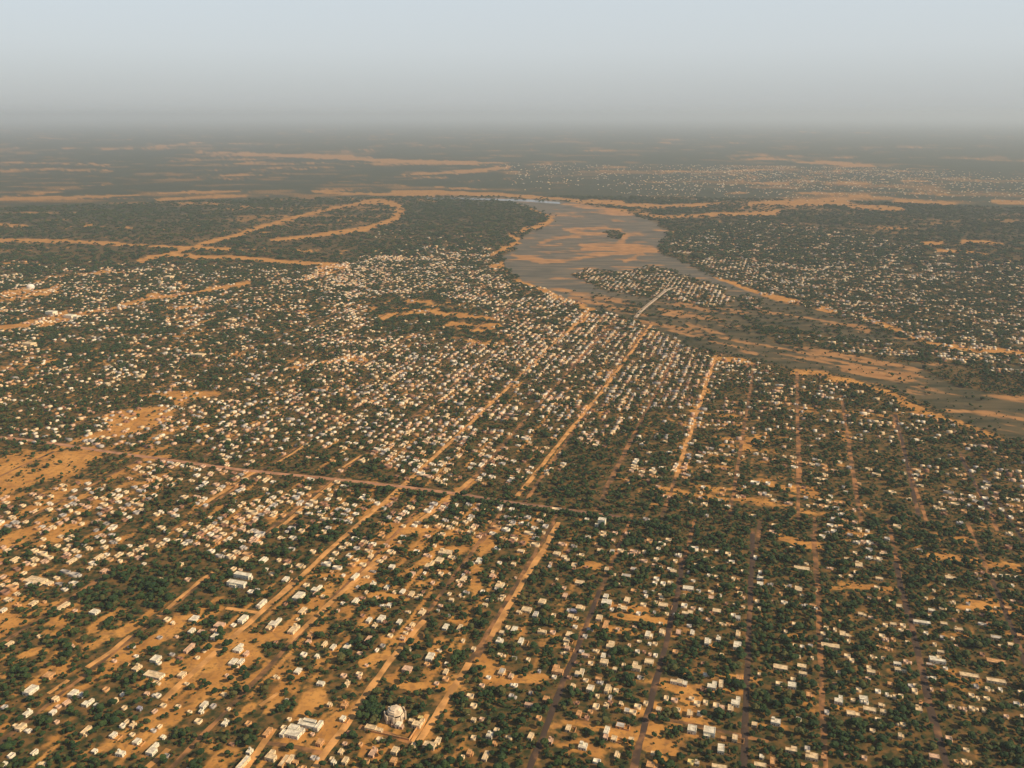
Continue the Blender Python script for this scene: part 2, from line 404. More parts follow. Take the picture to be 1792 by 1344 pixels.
def cover(X, Y):
    """bare soil, river bed, river sand, tree density and houses per hectare at ground points"""
    X = np.asarray(X, float); Y = np.asarray(Y, float)
    px, py, dep = proj(X, Y)
    behind = Y < 50
    # edges wander a little
    m_px = F_PX / dep
    wx = (fbm(X / 90, Y / 90, 3, 3) - .5) * 60 * m_px
    wy = (fbm(X / 140, Y / 140, 5, 3) - .5) * 9 + (fbm(X / 30, Y / 30, 6, 2) - .5) * 3
    px = np.where(behind, 600, px + np.clip(wx, -14, 14)); py = np.where(behind, 1300, py + np.where(py < 460, wy * .4, wy))
    bare = sample(L_bare, px, py)
    river = sample(L_river, px, py)
    bar = sample(L_bar, px, py)
    tree = sample(L_tree, px, py)
    hs = sample(L_house, px, py)
    s, t = to_grid(X, Y)
    R = np.hypot(X, Y)
    # rows of gardens: along the streets on one side of town, across them on the other
    along = fbm(s / 16, t / 70, 21, 3)
    across = fbm(s / 80, t / 20, 22, 3)
    kk = (1393 - px) / np.maximum(py - 200, 4)
    mixw = sstep(.25, .75, kk)
    row = across * (1 - mixw) + along * mixw
    big = fbm(X / 260, Y / 260, 23, 4)
    vbig = fbm(X / 1500, Y / 900, 24, 4)
    nearw = 1 - sstep(5000, 8000, R)
    n = nearw * (.55 * row + .45 * big) + (1 - nearw) * (.4 * big + .6 * vbig)
    fine = fbm(X / 13, Y / 13, 25, 3)
    b = sstep(.47, .72, n + (fine - .5) * .22 + (bare - .36) * .62)
    brk = sstep(3000, 4500, R) * (fbm(X / 110, Y / 150, 27, 4) - .62) * 1.1
    b = np.maximum(b, sstep(.40, 1.02, bare * .95 + np.minimum(brk, .1) + (row - .5) * 1.15 + (fine - .5) * .3))
    b = np.maximum(b, sstep(.25, .8, sample(far_l, px, py)))
    # thin dry streaks out on the plain
    st = fbm(X / 420, Y / 230, 26, 5)
    b = np.maximum(b, sstep(3600, 6000, R) * .50 * sstep(.44, .74, st + (bare - .24) * .5 + (vbig - .5) * .35))
    lane_n = vnoise(np.round((s - S_ZERO) / LANE) * 7.3, t / 120, 28)
    off = np.abs((s - S_ZERO) / LANE - np.round((s - S_ZERO) / LANE)) * LANE
    lw = sstep(4.2, 1.8, off) if False else 1 - sstep(1.6, 4.4, off)
    b = np.maximum(b, lw * sstep(.42, .6, lane_n) * (hs > 1.2) * (R < 3600) * (.35 + .5 * mixw))
    # river: long bars drawn out along the flow
    fx_, fy_ = np.cos(-.05), np.sin(-.05)
    fl = X * fx_ + Y * fy_; fc = -X * fy_ + Y * fx_
    rn = fbm(fl / 150, fc / 34, 31, 4)
    da, db = (X - Y) * .7071, (X + Y) * .7071
    dn = fbm(da / 170, db / 20, 32, 4)
    q = sstep(960, 1080, px) * sstep(495, 540, py)
    rn = rn * (1 - q) + dn * q
    sandr = sstep(.42, .74, rn + (bar - .35) * .40 + .03 - .035 * q)
    OLIVE[0] = q
    return b, np.clip(river, 0, 1), sandr, tree, hs, px, py


# ------------------------------------------------------------------ materials
def mat(name, rough=.9):
    m = bpy.data.materials.new(name)
    m.use_nodes = True
    nt = m.node_tree
    b = nt.nodes["Principled BSDF"]
    b.inputs['Roughness'].default_value = rough
    try:
        b.inputs['Specular IOR Level'].default_value = .15
    except KeyError:
        pass
    return m, nt, b


def node(nt, kind, **kw):
    n = nt.nodes.new(kind)
    for k, v in kw.items():
        setattr(n, k, v)
    return n


def mixc(nt, fac, a, b, mode='MIX'):
    n = nt.nodes.new("ShaderNodeMix")
    n.data_type = 'RGBA'
    n.blend_type = mode
    for sock, val in ((n.inputs[0], fac), (n.inputs[6], a), (n.inputs[7], b)):
        if hasattr(val, 'is_output'):
            nt.links.new(val, sock)
        elif isinstance(val, (int, float)):
            sock.default_value = val
        else:
            sock.default_value = (*val, 1)
    return n.outputs[2]


def ramp(nt, fac, lo, hi):
    n = nt.nodes.new("ShaderNodeMapRange")
    n.interpolation_type = 'SMOOTHSTEP'
    n.inputs['From Min'].default_value = lo
    n.inputs['From Max'].default_value = hi
    nt.links.new(fac, n.inputs['Value'])
    return n.outputs['Result']


def noise(nt, scale, detail=3, vec=None, stretch=None, rot=0):
    n = nt.nodes.new("ShaderNodeTexNoise")
    n.inputs['Scale'].default_value = scale
    n.inputs['Detail'].default_value = detail
    if vec is None:
        g = nt.nodes.new("ShaderNodeNewGeometry")
        vec = g.outputs['Position']
    if stretch:
        mp = nt.nodes.new("ShaderNodeMapping")
        mp.vector_type = 'TEXTURE'
        mp.inputs['Rotation'].default_value = (0, 0, rot)
        mp.inputs['Scale'].default_value = (*stretch, 1)
        nt.links.new(vec, mp.inputs['Vector'])
        vec = mp.outputs['Vector']
    nt.links.new(vec, n.inputs['Vector'])
    return n.outputs['Fac']


def mathn(nt, op, a, b):
    n = nt.nodes.new("ShaderNodeMath")
    n.operation = op
    for i, v in enumerate((a, b)):
        if hasattr(v, 'is_output'):
            nt.links.new(v, n.inputs[i])
        else:
            n.inputs[i].default_value = v
    return n.outputs[0]


def attr(nt, name):
    n = nt.nodes.new("ShaderNodeAttribute")
    n.attribute_name = name
    return n.outputs


def simple(name, col, var=.25, scale=.4, rough=.9):
    m, nt, b = mat(name, rough)
    f = noise(nt, scale, 4)
    dark = tuple(c * (1 - var) for c in col)
    lite = tuple(min(.85, c * (1 + var * .5)) for c in col)
    nt.links.new(mixc(nt, ramp(nt, f, .35, .65), dark, lite), b.inputs['Base Color'])
    return m


SAND = (.50, .235, .085)
# ground
M_ground, nt, bs = mat("dry_ground", .95)
a_bare = attr(nt, "bare")['Fac']; a_river = attr(nt, "river")['Fac']; a_rs = attr(nt, "river_sand")['Fac']; a_far = attr(nt, "far")['Fac']
n_f = noise(nt, .09, 5); n_m = noise(nt, .02, 4); n_c = noise(nt, .004, 4)
n_sp = noise(nt, .055, 3)
edge = mathn(nt, 'ADD', a_bare, mathn(nt, 'MULTIPLY', mathn(nt, 'SUBTRACT', n_f, .5), 1.5))
bsel = mathn(nt, 'MULTIPLY', ramp(nt, edge, .18, .82), mathn(nt, 'SUBTRACT', 1.0, mathn(nt, 'MULTIPLY', a_far, .34)))
soil = mixc(nt, ramp(nt, n_m, .3, .7), (.45, .210, .050), (.64, .320, .082))
soil = mixc(nt, mathn(nt, 'MULTIPLY', ramp(nt, n_f, .46, .68), .6), soil, (.27, .135, .05))
soil = mixc(nt, mathn(nt, 'MULTIPLY', ramp(nt, noise(nt, .16, 4), .54, .68), .55), soil, (.15, .095, .042))
under = mixc(nt, ramp(nt, n_f, .35, .65), (.038, .050, .017), (.185, .104, .034))
scrub = mixc(nt, ramp(nt, n_sp, .38, .60), (.022, .043, .022), (.064, .070, .034))
scrub = mixc(nt, ramp(nt, n_c, .35, .7), scrub, (.036, .048, .024))
low = mixc(nt, a_far, under, scrub)
land = mixc(nt, bsel, low, soil)
n_r1 = noise(nt, 1.0, 4, None, (160., 40.), -.05)
rs = mathn(nt, 'MULTIPLY', ramp(nt, mathn(nt, 'ADD', a_rs, mathn(nt, 'MULTIPLY', mathn(nt, 'SUBTRACT', n_r1, .5), 1.4)), .15, 1.0), .88)
mud = mixc(nt, ramp(nt, n_r1, .35, .65), (.090, .088, .064), (.170, .142, .095))
rsand = mixc(nt, ramp(nt, n_m, .3, .7), (.36, .18, .065), (.50, .255, .095))
a_ol = attr(nt, "olive")['Fac']
mud = mixc(nt, a_ol, mud, mixc(nt, ramp(nt, n_r1, .3, .65), (.042, .046, .022), (.115, .092, .046)))
bed = mixc(nt, rs, mud, rsand)
rsel = ramp(nt, mathn(nt, 'ADD', a_river, mathn(nt, 'MULTIPLY', mathn(nt, 'SUBTRACT', n_m, .5), 1.3)), .2, .8)
nt.links.new(mixc(nt, rsel, land, bed), bs.inputs['Base Color'])
# wet mud is a little glossy
gl = mathn(nt, 'MULTIPLY', mathn(nt, 'MULTIPLY', rsel, mathn(nt, 'SUBTRACT', 1.0, a_ol)), mathn(nt, 'SUBTRACT', 1.0, rs))
nt.links.new(mathn(nt, 'SUBTRACT', .95, mathn(nt, 'MULTIPLY', gl, .25)), bs.inputs['Roughness'])

M_dirt = simple("pale_dirt", (.64, .33, .11), .35, .05)
M_red = simple("pink_laterite", (.46, .24, .135), .3, .05)
M_rust = simple("rust_earth", (.30, .165, .105), .4, .05)
M_dark, nt, bs = mat("shaded_earth", .9)  # dark brown street earth, with the roadside trees' shade put into its colour
nt.links.new(mixc(nt, ramp(nt, noise(nt, .035, 5), .50, .72), (.075, .052, .038), (.30, .155, .07)), bs.inputs['Base Color'])
M_brown, nt, bs = mat("brown_earth", .95)
nt.links.new(mixc(nt, ramp(nt, noise(nt, .045, 5), .40, .66), (.11, .07, .036), (.44, .21, .08)), bs.inputs['Base Color'])
M_water = simple("shallow_water", (.22, .24, .25), .1, .01, .25)

PAL = {'W': (.82, .73, .56), 'C': (.78, .60, .36), 'T': (.60, .34, .15), 'P': (.66, .44, .29), 'Y': (.66, .54, .22), 'B': (.30, .30, .36), 'G': (.52, .48, .42)}
M_wall = {k: simple("plaster_" + k.lower(), c, .22, .35) for k, c in PAL.items()}
M_roof = {k: simple("roof_" + k.lower(), tuple(x * (.93 if k in 'WC' else 1) for x in c), .30, .25) for k, c in PAL.items()}
M_door = simple("door_paint", (.10, .085, .08), .3, 2.)
M_glass = simple("window_opening", (.035, .035, .04), .2, 2., .3)
M_conc = simple("pale_concrete", (.52, .42, .31), .2, .1)
M_white = simple("white_wash", (.82, .77, .68), .1, .2)
M_bark = simple("bark", (.10, .065, .042), .3, 3.)
M_black = simple("tyre_rubber", (.03, .03, .03), .2, 3.)
M_truck = simple("truck_paint", (.05, .06, .08), .2, 1., .5)

M_town, nt, bs = mat("town_plaster", .9)
tc = attr(nt, "tint")['Color']
nt.links.new(mixc(nt, mathn(nt, 'MULTIPLY', ramp(nt, noise(nt, .35, 3), .45, .75), .4), tc, (.36, .25, .16)), bs.inputs['Base Color'])


def leaf_mat(name, c1, c2, c3):
    m, nt, b = mat(name, .75)
    oi = nt.nodes.new("ShaderNodeObjectInfo")
    base = mixc(nt, ramp(nt, oi.outputs['Random'], .1, .75), c1, c2)
    base = mixc(nt, ramp(nt, oi.outputs['Random'], .78, .98), base, c3)
    f = noise(nt, .5, 3)
    base = mixc(nt, mathn(nt, 'MULTIPLY', ramp(nt, f, .45, .75), .6), base, c2)
    nt.links.new(base, b.inputs['Base Color'])
    return m


M_leaf = leaf_mat("foliage", (.016, .040, .014), (.036, .066, .020), (.092, .090, .030))

# ------------------------------------------------------------------ object helpers
def tag(o, label=None, cat=None, group=None, kind=None):
    if label: o['label'] = label
    if cat: o['category'] = cat
    if group: o['group'] = group
    if kind: o['kind'] = kind
    return o


def link(name, me, m=None, parent=None):
    if m is not None and not me.materials:
        me.materials.append(m)
    o = bpy.data.objects.new(name, me)
    COL.objects.link(o)
    if parent is not None:
        o.parent = parent
    return o


def empty(name, loc, rz=0.0):
    o = bpy.data.objects.new(name, None)
    o.location = loc
    o.rotation_euler = (0, 0, rz)
    o.empty_display_size = .5
    COL.objects.link(o)
    return o


def mesh_np(name, V, Fq, m=None):
    me = bpy.data.meshes.new(name)
    V = np.asarray(V, np.float32)
    Fq = np.asarray(Fq, np.int32)
    me.vertices.add(len(V)); me.vertices.foreach_set("co", V.ravel())
    n, k = Fq.shape
    me.loops.add(n * k); me.loops.foreach_set("vertex_index", Fq.ravel())
    me.polygons.add(n)
    me.polygons.foreach_set("loop_start", np.arange(0, n * k, k, dtype=np.int32))
    me.update(calc_edges=True)
    me.validate()
    if m: me.materials.append(m)
    return me


class MB:
    """collects simple solids and returns one mesh"""
    def __init__(s): s.v = []; s.f = []

    def add(s, V, F):
        o = len(s.v)
        s.v += [tuple(p) for p in V]
        s.f += [tuple(i + o for i in f) for f in F]
        return s

    def box(s, x0, x1, y0, y1, z0, z1, bottom=False):
        V = [(x0, y0, z0), (x1, y0, z0), (x1, y1, z0), (x0, y1, z0), (x0, y0, z1), (x1, y0, z1), (x1, y1, z1), (x0, y1, z1)]
        F = [(4, 5, 6, 7), (0, 1, 5, 4), (1, 2, 6, 5), (2, 3, 7, 6), (3, 0, 4, 7)]
        if bottom: F.append((3, 2, 1, 0))
        return s.add(V, F)

    def shell(s, x0, x1, y0, y1, z0, z1, t=.35, drop=.5):
        """four walls that rise past the roof as a parapet"""
        V = []
        for (a, z) in ((0, z0), (0, z1), (t, z1), (t, z1 - drop)):
            V += [(x0 + a, y0 + a, z), (x1 - a, y0 + a, z), (x1 - a, y1 - a, z), (x0 + a, y1 - a, z)]
        F = []
        for r in range(3):
            for i in range(4):
                j = (i + 1) % 4
                F.append((r * 4 + i, r * 4 + j, r * 4 + 4 + j, r * 4 + 4 + i))
        return s.add(V, F)

    def ring(s, pts0, pts1):
        n = len(pts0)
        return s.add(list(pts0) + list(pts1), [(i, (i + 1) % n, n + (i + 1) % n, n + i) for i in range(n)])

    def mesh(s, name, m=None):
        me = bpy.data.meshes.new(name)
        me.from_pydata(s.v, [], s.f)
        me.update()
        if m: me.materials.append(m)
        return me


# ------------------------------------------------------------------ haze
hz = MB().box(-300000, 300000, -300000, 300000, -2.5, HAZE_TOP, True).mesh("haze")
M_haze = bpy.data.materials.new("haze_air")
M_haze.use_nodes = True
hn = M_haze.node_tree
hn.nodes.clear()
h_o = hn.nodes.new("ShaderNodeOutputMaterial")
h_v = hn.nodes.new("ShaderNodeVolumePrincipled")
h_v.inputs['Color'].default_value = (.735, .865, .990, 1)
h_v.inputs['Density'].default_value = HAZE_DENSITY
h_v.inputs['Anisotropy'].default_value = 0.1
hn.links.new(h_v.outputs[0], h_o.inputs['Volume'])
tag(link("haze", hz, M_haze), kind='stuff')

# ------------------------------------------------------------------ ground
az = np.concatenate([np.arange(-180, -43, 6.0), np.arange(-42, 42.01, .15), np.arange(46, 179, 6.0)])
az = np.radians(az)
rr = []
y = 1420.0
while True:
    r = at(896, y)[1]
    if r > 16000: break
    rr.append(r)
    y -= 2.2
rr = [120., 240., 380., 500., 580., 640.] + [r for r in rr if r > 660]
while rr[-1] < 280000:
    rr.append(rr[-1] * 1.045)
rr = np.array(rr)
A, R = np.meshgrid(az, rr)
gx = (R * np.sin(A)).ravel(); gy = (R * np.cos(A)).ravel()
na, nr = len(az), len(rr)
V = np.column_stack([np.append(gx, 0), np.append(gy, 0), np.zeros(na * nr + 1)])
i = np.arange(nr - 1)[:, None]; j = np.arange(na)[None, :]
jn = (j + 1) % na
Q = np.stack([i * na + j, (i + 1) * na + j, (i + 1) * na + jn, i * na + jn], -1).reshape(-1, 4)[:, ::-1]
me_g = mesh_np("ground", V, Q)
bm = bmesh.new(); bm.from_mesh(me_g); bm.verts.ensure_lookup_table()
c = bm.verts[na * nr]
for q in range(na):
    bm.faces.new((c, bm.verts[(q + 1) % na], bm.verts[q]))
bm.normal_update()
bm.to_mesh(me_g); bm.free()
b_, r_, s_, t_, h_, _, _ = cover(V[:, 0], V[:, 1])
far_ = sstep(3500, 8500, np.hypot(V[:, 0], V[:, 1]))
for nm, val in (("bare", b_), ("river", r_), ("river_sand", s_), ("far", far_), ("olive", OLIVE[0])):
    a = me_g.attributes.new(nm, 'FLOAT', 'POINT')
    a.data.foreach_set("value", np.asarray(val, np.float32))
tag(link("ground", me_g, M_ground), kind='structure')

# ------------------------------------------------------------------ roads
ROADS = []           # (array of ground points, half width)


def strip(name, px_pts, width, m, z, sub=7.0, wob=.8, seed=0, label=None):
    if name != 'road':
        width *= .84 if m is M_dirt else .66; wob = wob * .9 + .6
    P = np.array([at(*p) for p in px_pts])
    seg = np.hypot(*np.diff(P, axis=0).T)
    cum = np.concatenate([[0], np.cumsum(seg)])
    n = max(2, int(cum[-1] / sub) + 1)
    d = np.linspace(0, cum[-1], n)
    X = np.interp(d, cum, P[:, 0]); Y = np.interp(d, cum, P[:, 1])
    tx = np.gradient(X); ty = np.gradient(Y)
    l = np.hypot(tx, ty); nx, ny = -ty / l, tx / l
    wl = width / 2 + (fbm(d / 25, d * 0 + seed, 71, 3) - .5) * wob * 2
    wr = width / 2 + (fbm(d / 25, d * 0 + seed + 9, 72, 3) - .5) * wob * 2
    off = (fbm(d / 60, d * 0 + seed, 73, 2) - .5) * wob
    # a raised crown with sides that run into the ground
    V = np.concatenate([np.column_stack([X + nx * (wl + 1 + off), Y + ny * (wl + 1 + off), np.full(n, .02)]),
                        np.column_stack([X + nx * (wl + off), Y + ny * (wl + off), np.full(n, z)]),
                        np.column_stack([X - nx * (wr - off), Y - ny * (wr - off), np.full(n, z)]),
                        np.column_stack([X - nx * (wr + 1 - off), Y - ny * (wr + 1 - off), np.full(n, .02)])])
    k = np.arange(n - 1)
    Q = np.concatenate([np.column_stack([k + a * n + n, k + a * n + n + 1, k + a * n + 1, k + a * n]) for a in range(3)])
    o = link(name, mesh_np(name, V, Q), m)
    tag(o, kind='structure')
    ROADS.append((np.column_stack([X, Y]), width / 2 - (.2 if m in (M_dirt, M_red) else .9)))
    return o


def street(k0, y0, k1, y1, width, m, z, name="street", seed=0, wob=1.0):
    return strip(name, [(1393 - (k0 + (k1 - k0) * f) * (y0 + (y1 - y0) * f - 200), y0 + (y1 - y0) * f) for f in np.linspace(0, 1, 5)], width, m, z, seed=seed, wob=wob)


strip("road", [(-160, 748), (0, 765), (60, 771), (200, 792), (420, 822), (600, 840), (705, 852), (800, 864)], 9.2, M_red, .30, wob=.8)
strip("road", [(800, 864), (900, 880), (1000, 893), (1090, 905)], 7.5, M_rust, .26, wob=.8, seed=3)
# long faint streets of the two grids, below the better kept stretches
for i, (k_, ya, yb) in enumerate([(2.32, 520, 745), (2.05, 500, 770), (1.73, 500, 800), (1.50, 500, 1010), (1.268, 560, 1230), (.885, 553, 862), (.70, 562, 880),
                                  (.505, 605, 895), (.332, 622, 905), (.166, 636, 905), (-.005, 652, 910), (-.16, 692, 915), (-.32, 725, 920), (-.484, 790, 930)]):
    street(k_, ya, k_, yb, 6.4 if k_ < 1 else 5.6, M_brown, .09, seed=60 + i, wob=1.2)
for i, (k_, ya, yb) in enumerate([(.955, 880, 1380), (.74, 890, 1120), (.595, 900, 1180), (.41, 900, 1060), (.25, 910, 1000), (.09, 910, 960), (-.045, 905, 1380), (-.226, 905, 1010), (-.42, 915, 1060), (-.60, 930, 1250),
                                  (1.268, 1225, 1380), (1.5, 1010, 1300), (1.9, 800, 1060), (2.2, 790, 960)]):
    street(k_, ya, k_, yb, 6.2, M_brown, .09, seed=80 + i, wob=1.2)
strip("street", [(285, 1226), (345, 1170), (430, 1095), (520, 1014), (620, 923), (705, 850), (790, 772), (850, 715), (900, 668), (960, 612), (1032, 545)], 8.5, M_dirt, .18, wob=1.0)
strip("street", [(505, 1124), (570, 1062), (668, 974)], 6.5, M_dirt, .14, seed=5)
strip("street", [(735, 912), (780, 878), (827, 838)], 9.5, M_dirt, .14, seed=6)
strip("street", [(862, 795), (900, 755), (940, 710), (968, 680), (1020, 625), (1090, 553)], 6, M_brown, .12, seed=7)
strip("street", [(905, 868), (945, 818), (1000, 750), (1050, 690), (1100, 622), (1140, 568)], 8, M_dirt, .12, seed=8, wob=1.6)
street(.511, 861, .500, 605, 6.5, M_brown, .12, seed=9)
street(.332, 835, .332, 622, 7.5, M_dirt, .12, seed=10, wob=1.5)
street(.165, 800, .168, 636, 6, M_brown, .12, seed=11, wob=1.4)
street(-.012, 845, -.003, 650, 6.5, M_brown, .12, seed=12, wob=1.6)
street(-.158, 885, -.160, 700, 6.5, M_brown, .12, seed=13, wob=1.5)
street(-.305, 905, -.33, 725, 7, M_dark, .12, seed=14)
street(-.486, 900, -.482, 800, 7, M_dark, .12, seed=15)
strip("street", [(978, 914), (953, 958), (921, 1008), (890, 1062), (861, 1114)], 8, M_dirt, .14, seed=16, wob=1.5)
strip("street", [(861, 1114), (835, 1150)], 6, M_brown, .12, seed=17)
strip("street", [(822, 1160), (778, 1228), (735, 1297)], 7.5, M_dirt, .14, seed=18)
strip("street", [(742, 1085), (717, 1114), (680, 1160), (640, 1215), (600, 1275), (558, 1335), (530, 1376)], 8, M_dirt, .14, seed=19)
strip("street", [(1050, 1033), (1004, 1150), (993, 1174), (960, 1262), (925, 1350), (915, 1380)], 7.5, M_dark, .14, seed=20)
strip("street", [(1194, 975), (1186, 1040), (1164, 1131), (1140, 1225), (1118, 1310), (1100, 1380)], 8.5, M_dark, .14, seed=21)
strip("street", [(1318, 930), (1314, 1020), (1310, 1120), (1306, 1230), (1300, 1380)], 8, M_dark, .14, seed=22)
strip("street", [(1422, 935), (1431, 1028), (1437, 1171)], 6, M_brown, .12, seed=23, wob=1.5)
strip("street", [(1568, 985), (1576, 1030), (1592, 1080), (1606, 1140), (1626, 1230), (1660, 1350), (1668, 1380)], 9, M_dark, .14, seed=24)
strip("street", [(1735, 1010), (1745, 1036), (1783, 1131), (1810, 1200)], 7, M_dark, .14, seed=25)
strip("lane", [(1146, 1256), (1200, 1266), (1290, 1286), (1345, 1298)], 6, M_brown, .10, seed=26)
strip("lane", [(628, 1272), (680, 1284), (722, 1300)], 6.5, M_brown, .10, seed=27)
strip("lane", [(722, 1298), (735, 1275), (748, 1250)], 4, M_dirt, .10, seed=45)
strip("lane", [(468, 1300), (520, 1308), (562, 1318)], 8, M_brown, .10, seed=28)
strip("lane", [(395, 1064), (425, 1068), (450, 1072)], 5, M_dirt, .10, seed=29)
strip("lane", [(152, 1168), (195, 1140), (228, 1112)], 6, M_dirt, .10, seed=30)
strip("lane", [(278, 1078), (310, 1050), (352, 1015), (378, 998)], 5.5, M_dirt, .10, seed=31)
strip("lane", [(85, 1214), (120, 1190)], 4, M_dirt, .10, seed=32)
strip("lane", [(430, 1345), (478, 1275)], 8, M_dirt, .10, seed=33)
strip("lane", [(256, 1345), (294, 1310)], 6, M_dirt, .10, seed=34)
strip("lane", [(455, 1235), (486, 1212)], 4, M_dirt, .10, seed=35)
strip("lane", [(350, 886), (400, 855), (446, 826)], 6, M_dirt, .10, seed=36)
strip("lane", [(432, 960), (500, 915), (585, 843)], 7, M_dirt, .10, seed=37)
strip("lane", [(840, 950), (866, 922)], 6, M_brown, .10, seed=38)
strip("lane", [(640, 1010), (660, 985)], 4, M_dirt, .10, seed=39)
strip("lane", [(480, 812), (515, 792), (550, 768)], 5, M_dirt, .10, seed=40)
strip("lane", [(600, 818), (632, 797)], 5, M_dirt, .10, seed=41)
strip("lane", [(705, 742), (735, 724)], 5, M_brown, .10, seed=42)
strip("lane", [(1720, 830), (1760, 900), (1800, 960)], 6, M_dark, .10, seed=43)
strip("lane", [(445, 1015), (405, 1050)], 4, M_brown, .10, seed=44)
# thin far channel of open water
wp = np.array([at(*p) for p in [(745, 346.2), (800, 346.6), (860, 347.4), (930, 349.5), (980, 354)]])
wq = np.array([at(*p) for p in [(745, 347.4), (800, 348.6), (860, 350.2), (930, 353.5), (980, 357)]])
V = [(x, y, .3) for x, y in wp] + [(x, y, .3) for x, y in wq]
me = mesh_np("river_water", V, [[i + 5, i + 6, i + 1, i] for i in range(4)], M_water)
tag(link("river_water", me), kind='structure')

RP = np.concatenate([p for p, w in ROADS]); RW = np.concatenate([np.full(len(p), w) for p, w in ROADS])


class Cells:
    """points in square cells for quick nearest checks"""
    def __init__(s, size): s.c = {}; s.z = size

    def add(s, x, y, v): s.c.setdefault((int(x // s.z), int(y // s.z)), []).append((x, y, v))

    def near(s, x, y):
        i, j = int(x // s.z), int(y // s.z)
        for a in (-1, 0, 1):
            for b in (-1, 0, 1):
                yield from s.c.get((i + a, j + b), ())


road_c = Cells(20.0)
for (x, y), w in zip(RP, RW):
    road_c.add(x, y, w)
# road mask on a fine raster, for vector checks
RX0, RY0, RS = -2600.0, 500.0, 3.0
RNX, RNY = int(5200 / RS), int(4000 / RS)
road_r = np.zeros((RNY, RNX), bool)
for pts, w in ROADS:
    for (a, b) in zip(pts[:-1], pts[1:]):
        for f in np.linspace(0, 1, 8):
            x, y = a + (b - a) * f
            i0, i1 = int((x - w - RX0) / RS), int((x + w - RX0) / RS)
            j0, j1 = int((y - w - RY0) / RS), int((y + w - RY0) / RS)
            if i1 < 0 or j1 < 0: continue
            road_r[max(j0, 0):j1 + 1, max(i0, 0):i1 + 1] = True
occ_r = np.zeros((RNY, RNX), bool)           # ground under buildings


def raster(r, X, Y):
    i = ((np.asarray(X) - RX0) / RS).astype(int); j = ((np.asarray(Y) - RY0) / RS).astype(int)
    ok = (i >= 0) & (i < RNX) & (j >= 0) & (j < RNY)
    return ok & r[np.clip(j, 0, RNY - 1), np.clip(i, 0, RNX - 1)]


def occupy(x, y, rx, ry):
    i0, i1 = int((x - rx - RX0) / RS), int((x + rx - RX0) / RS)
    j0, j1 = int((y - ry - RY0) / RS), int((y + ry - RY0) / RS)
    if i1 < 0 or j1 < 0 or i0 >= RNX or j0 >= RNY: return
    occ_r[max(j0, 0):j1 + 1, max(i0, 0):i1 + 1] = True


# ------------------------------------------------------------------ landmark buildings
def gobj(name, px, py):
    x, y = at(px, py)
    return empty(name, (x, y, 0), -GA), x, y


def ngon(n, r, z, ph=0.0, sx=1.0):
    return [(r * sx * math.cos(ph + 2 * math.pi * i / n), r * math.sin(ph + 2 * math.pi * i / n), z) for i in range(n)]


# the big pale hall with its stepped drum
M_hall = simple('weathered_plaster', (.74, .60, .42), .28, .22)
hall, hx, hy = gobj("meeting_hall", 692, 1258)
tag(hall, "big pale many-sided hall with a stepped roof standing on open sand inside its compound", "hall")
body = MB()
lob = []
for i in range(16):
    a = 2 * math.pi * i / 16 + .1
    r = 10.8 + (.9 if i % 4 in (1, 2) else -.9)
    lob.append((r * math.cos(a), r * math.sin(a)))
body.ring([(x, y, 0) for x, y in lob], [(x, y, 9.2) for x, y in lob])
body.ring([(x, y, 9.2) for x, y in lob], [(x * .95, y * .95, 9.2) for x, y in lob])
link("wall", body.mesh("hall_wall"), M_hall, hall)
up = MB()
prev = ngon(8, 9.2, 9.0, .3)
for r, z in ((8.9, 11.4), (8.1, 11.4), (7.8, 12.9), (5.9, 13.3), (5.6, 14.4), (2.0, 14.9)):
    cur = ngon(8, r, z, .3)
    up.ring(prev, cur); prev = cur
up.add(prev, [tuple(range(8))])
link("dome", up.mesh("hall_dome"), M_hall, hall)
pilm = MB().box(-.7, .7, -1.1, 1.1, 0, 9.8).mesh("pilaster", M_hall)
for i in range(8):
    a = 2 * math.pi * (i + .375) / 8
    p = link("pilaster", pilm, None, hall)
    p.location = (11.6 * math.cos(a), 11.6 * math.sin(a), 0); p.rotation_euler = (0, 0, a)
wnd = MB().box(-.12, .12, -.9, .9, 2.2, 5.6).mesh("hall_window", M_glass)
for i in range(8):
    a = 2 * math.pi * (i - .125) / 8
    p = link("window", wnd, None, hall)
    p.location = (11.15 * math.cos(a), 11.15 * math.sin(a), 0); p.rotation_euler = (0, 0, a)
link("porch", MB().box(6.5, 11.8, -15.0, -8.5, 0, 5.2).mesh("hall_porch"), M_wall["W"], hall)
link("door", MB().box(8.2, 10.0, -15.1, -15.0, 0, 3.0).mesh("hall_door"), M_door, hall)
occupy(hx, hy, 14, 15)


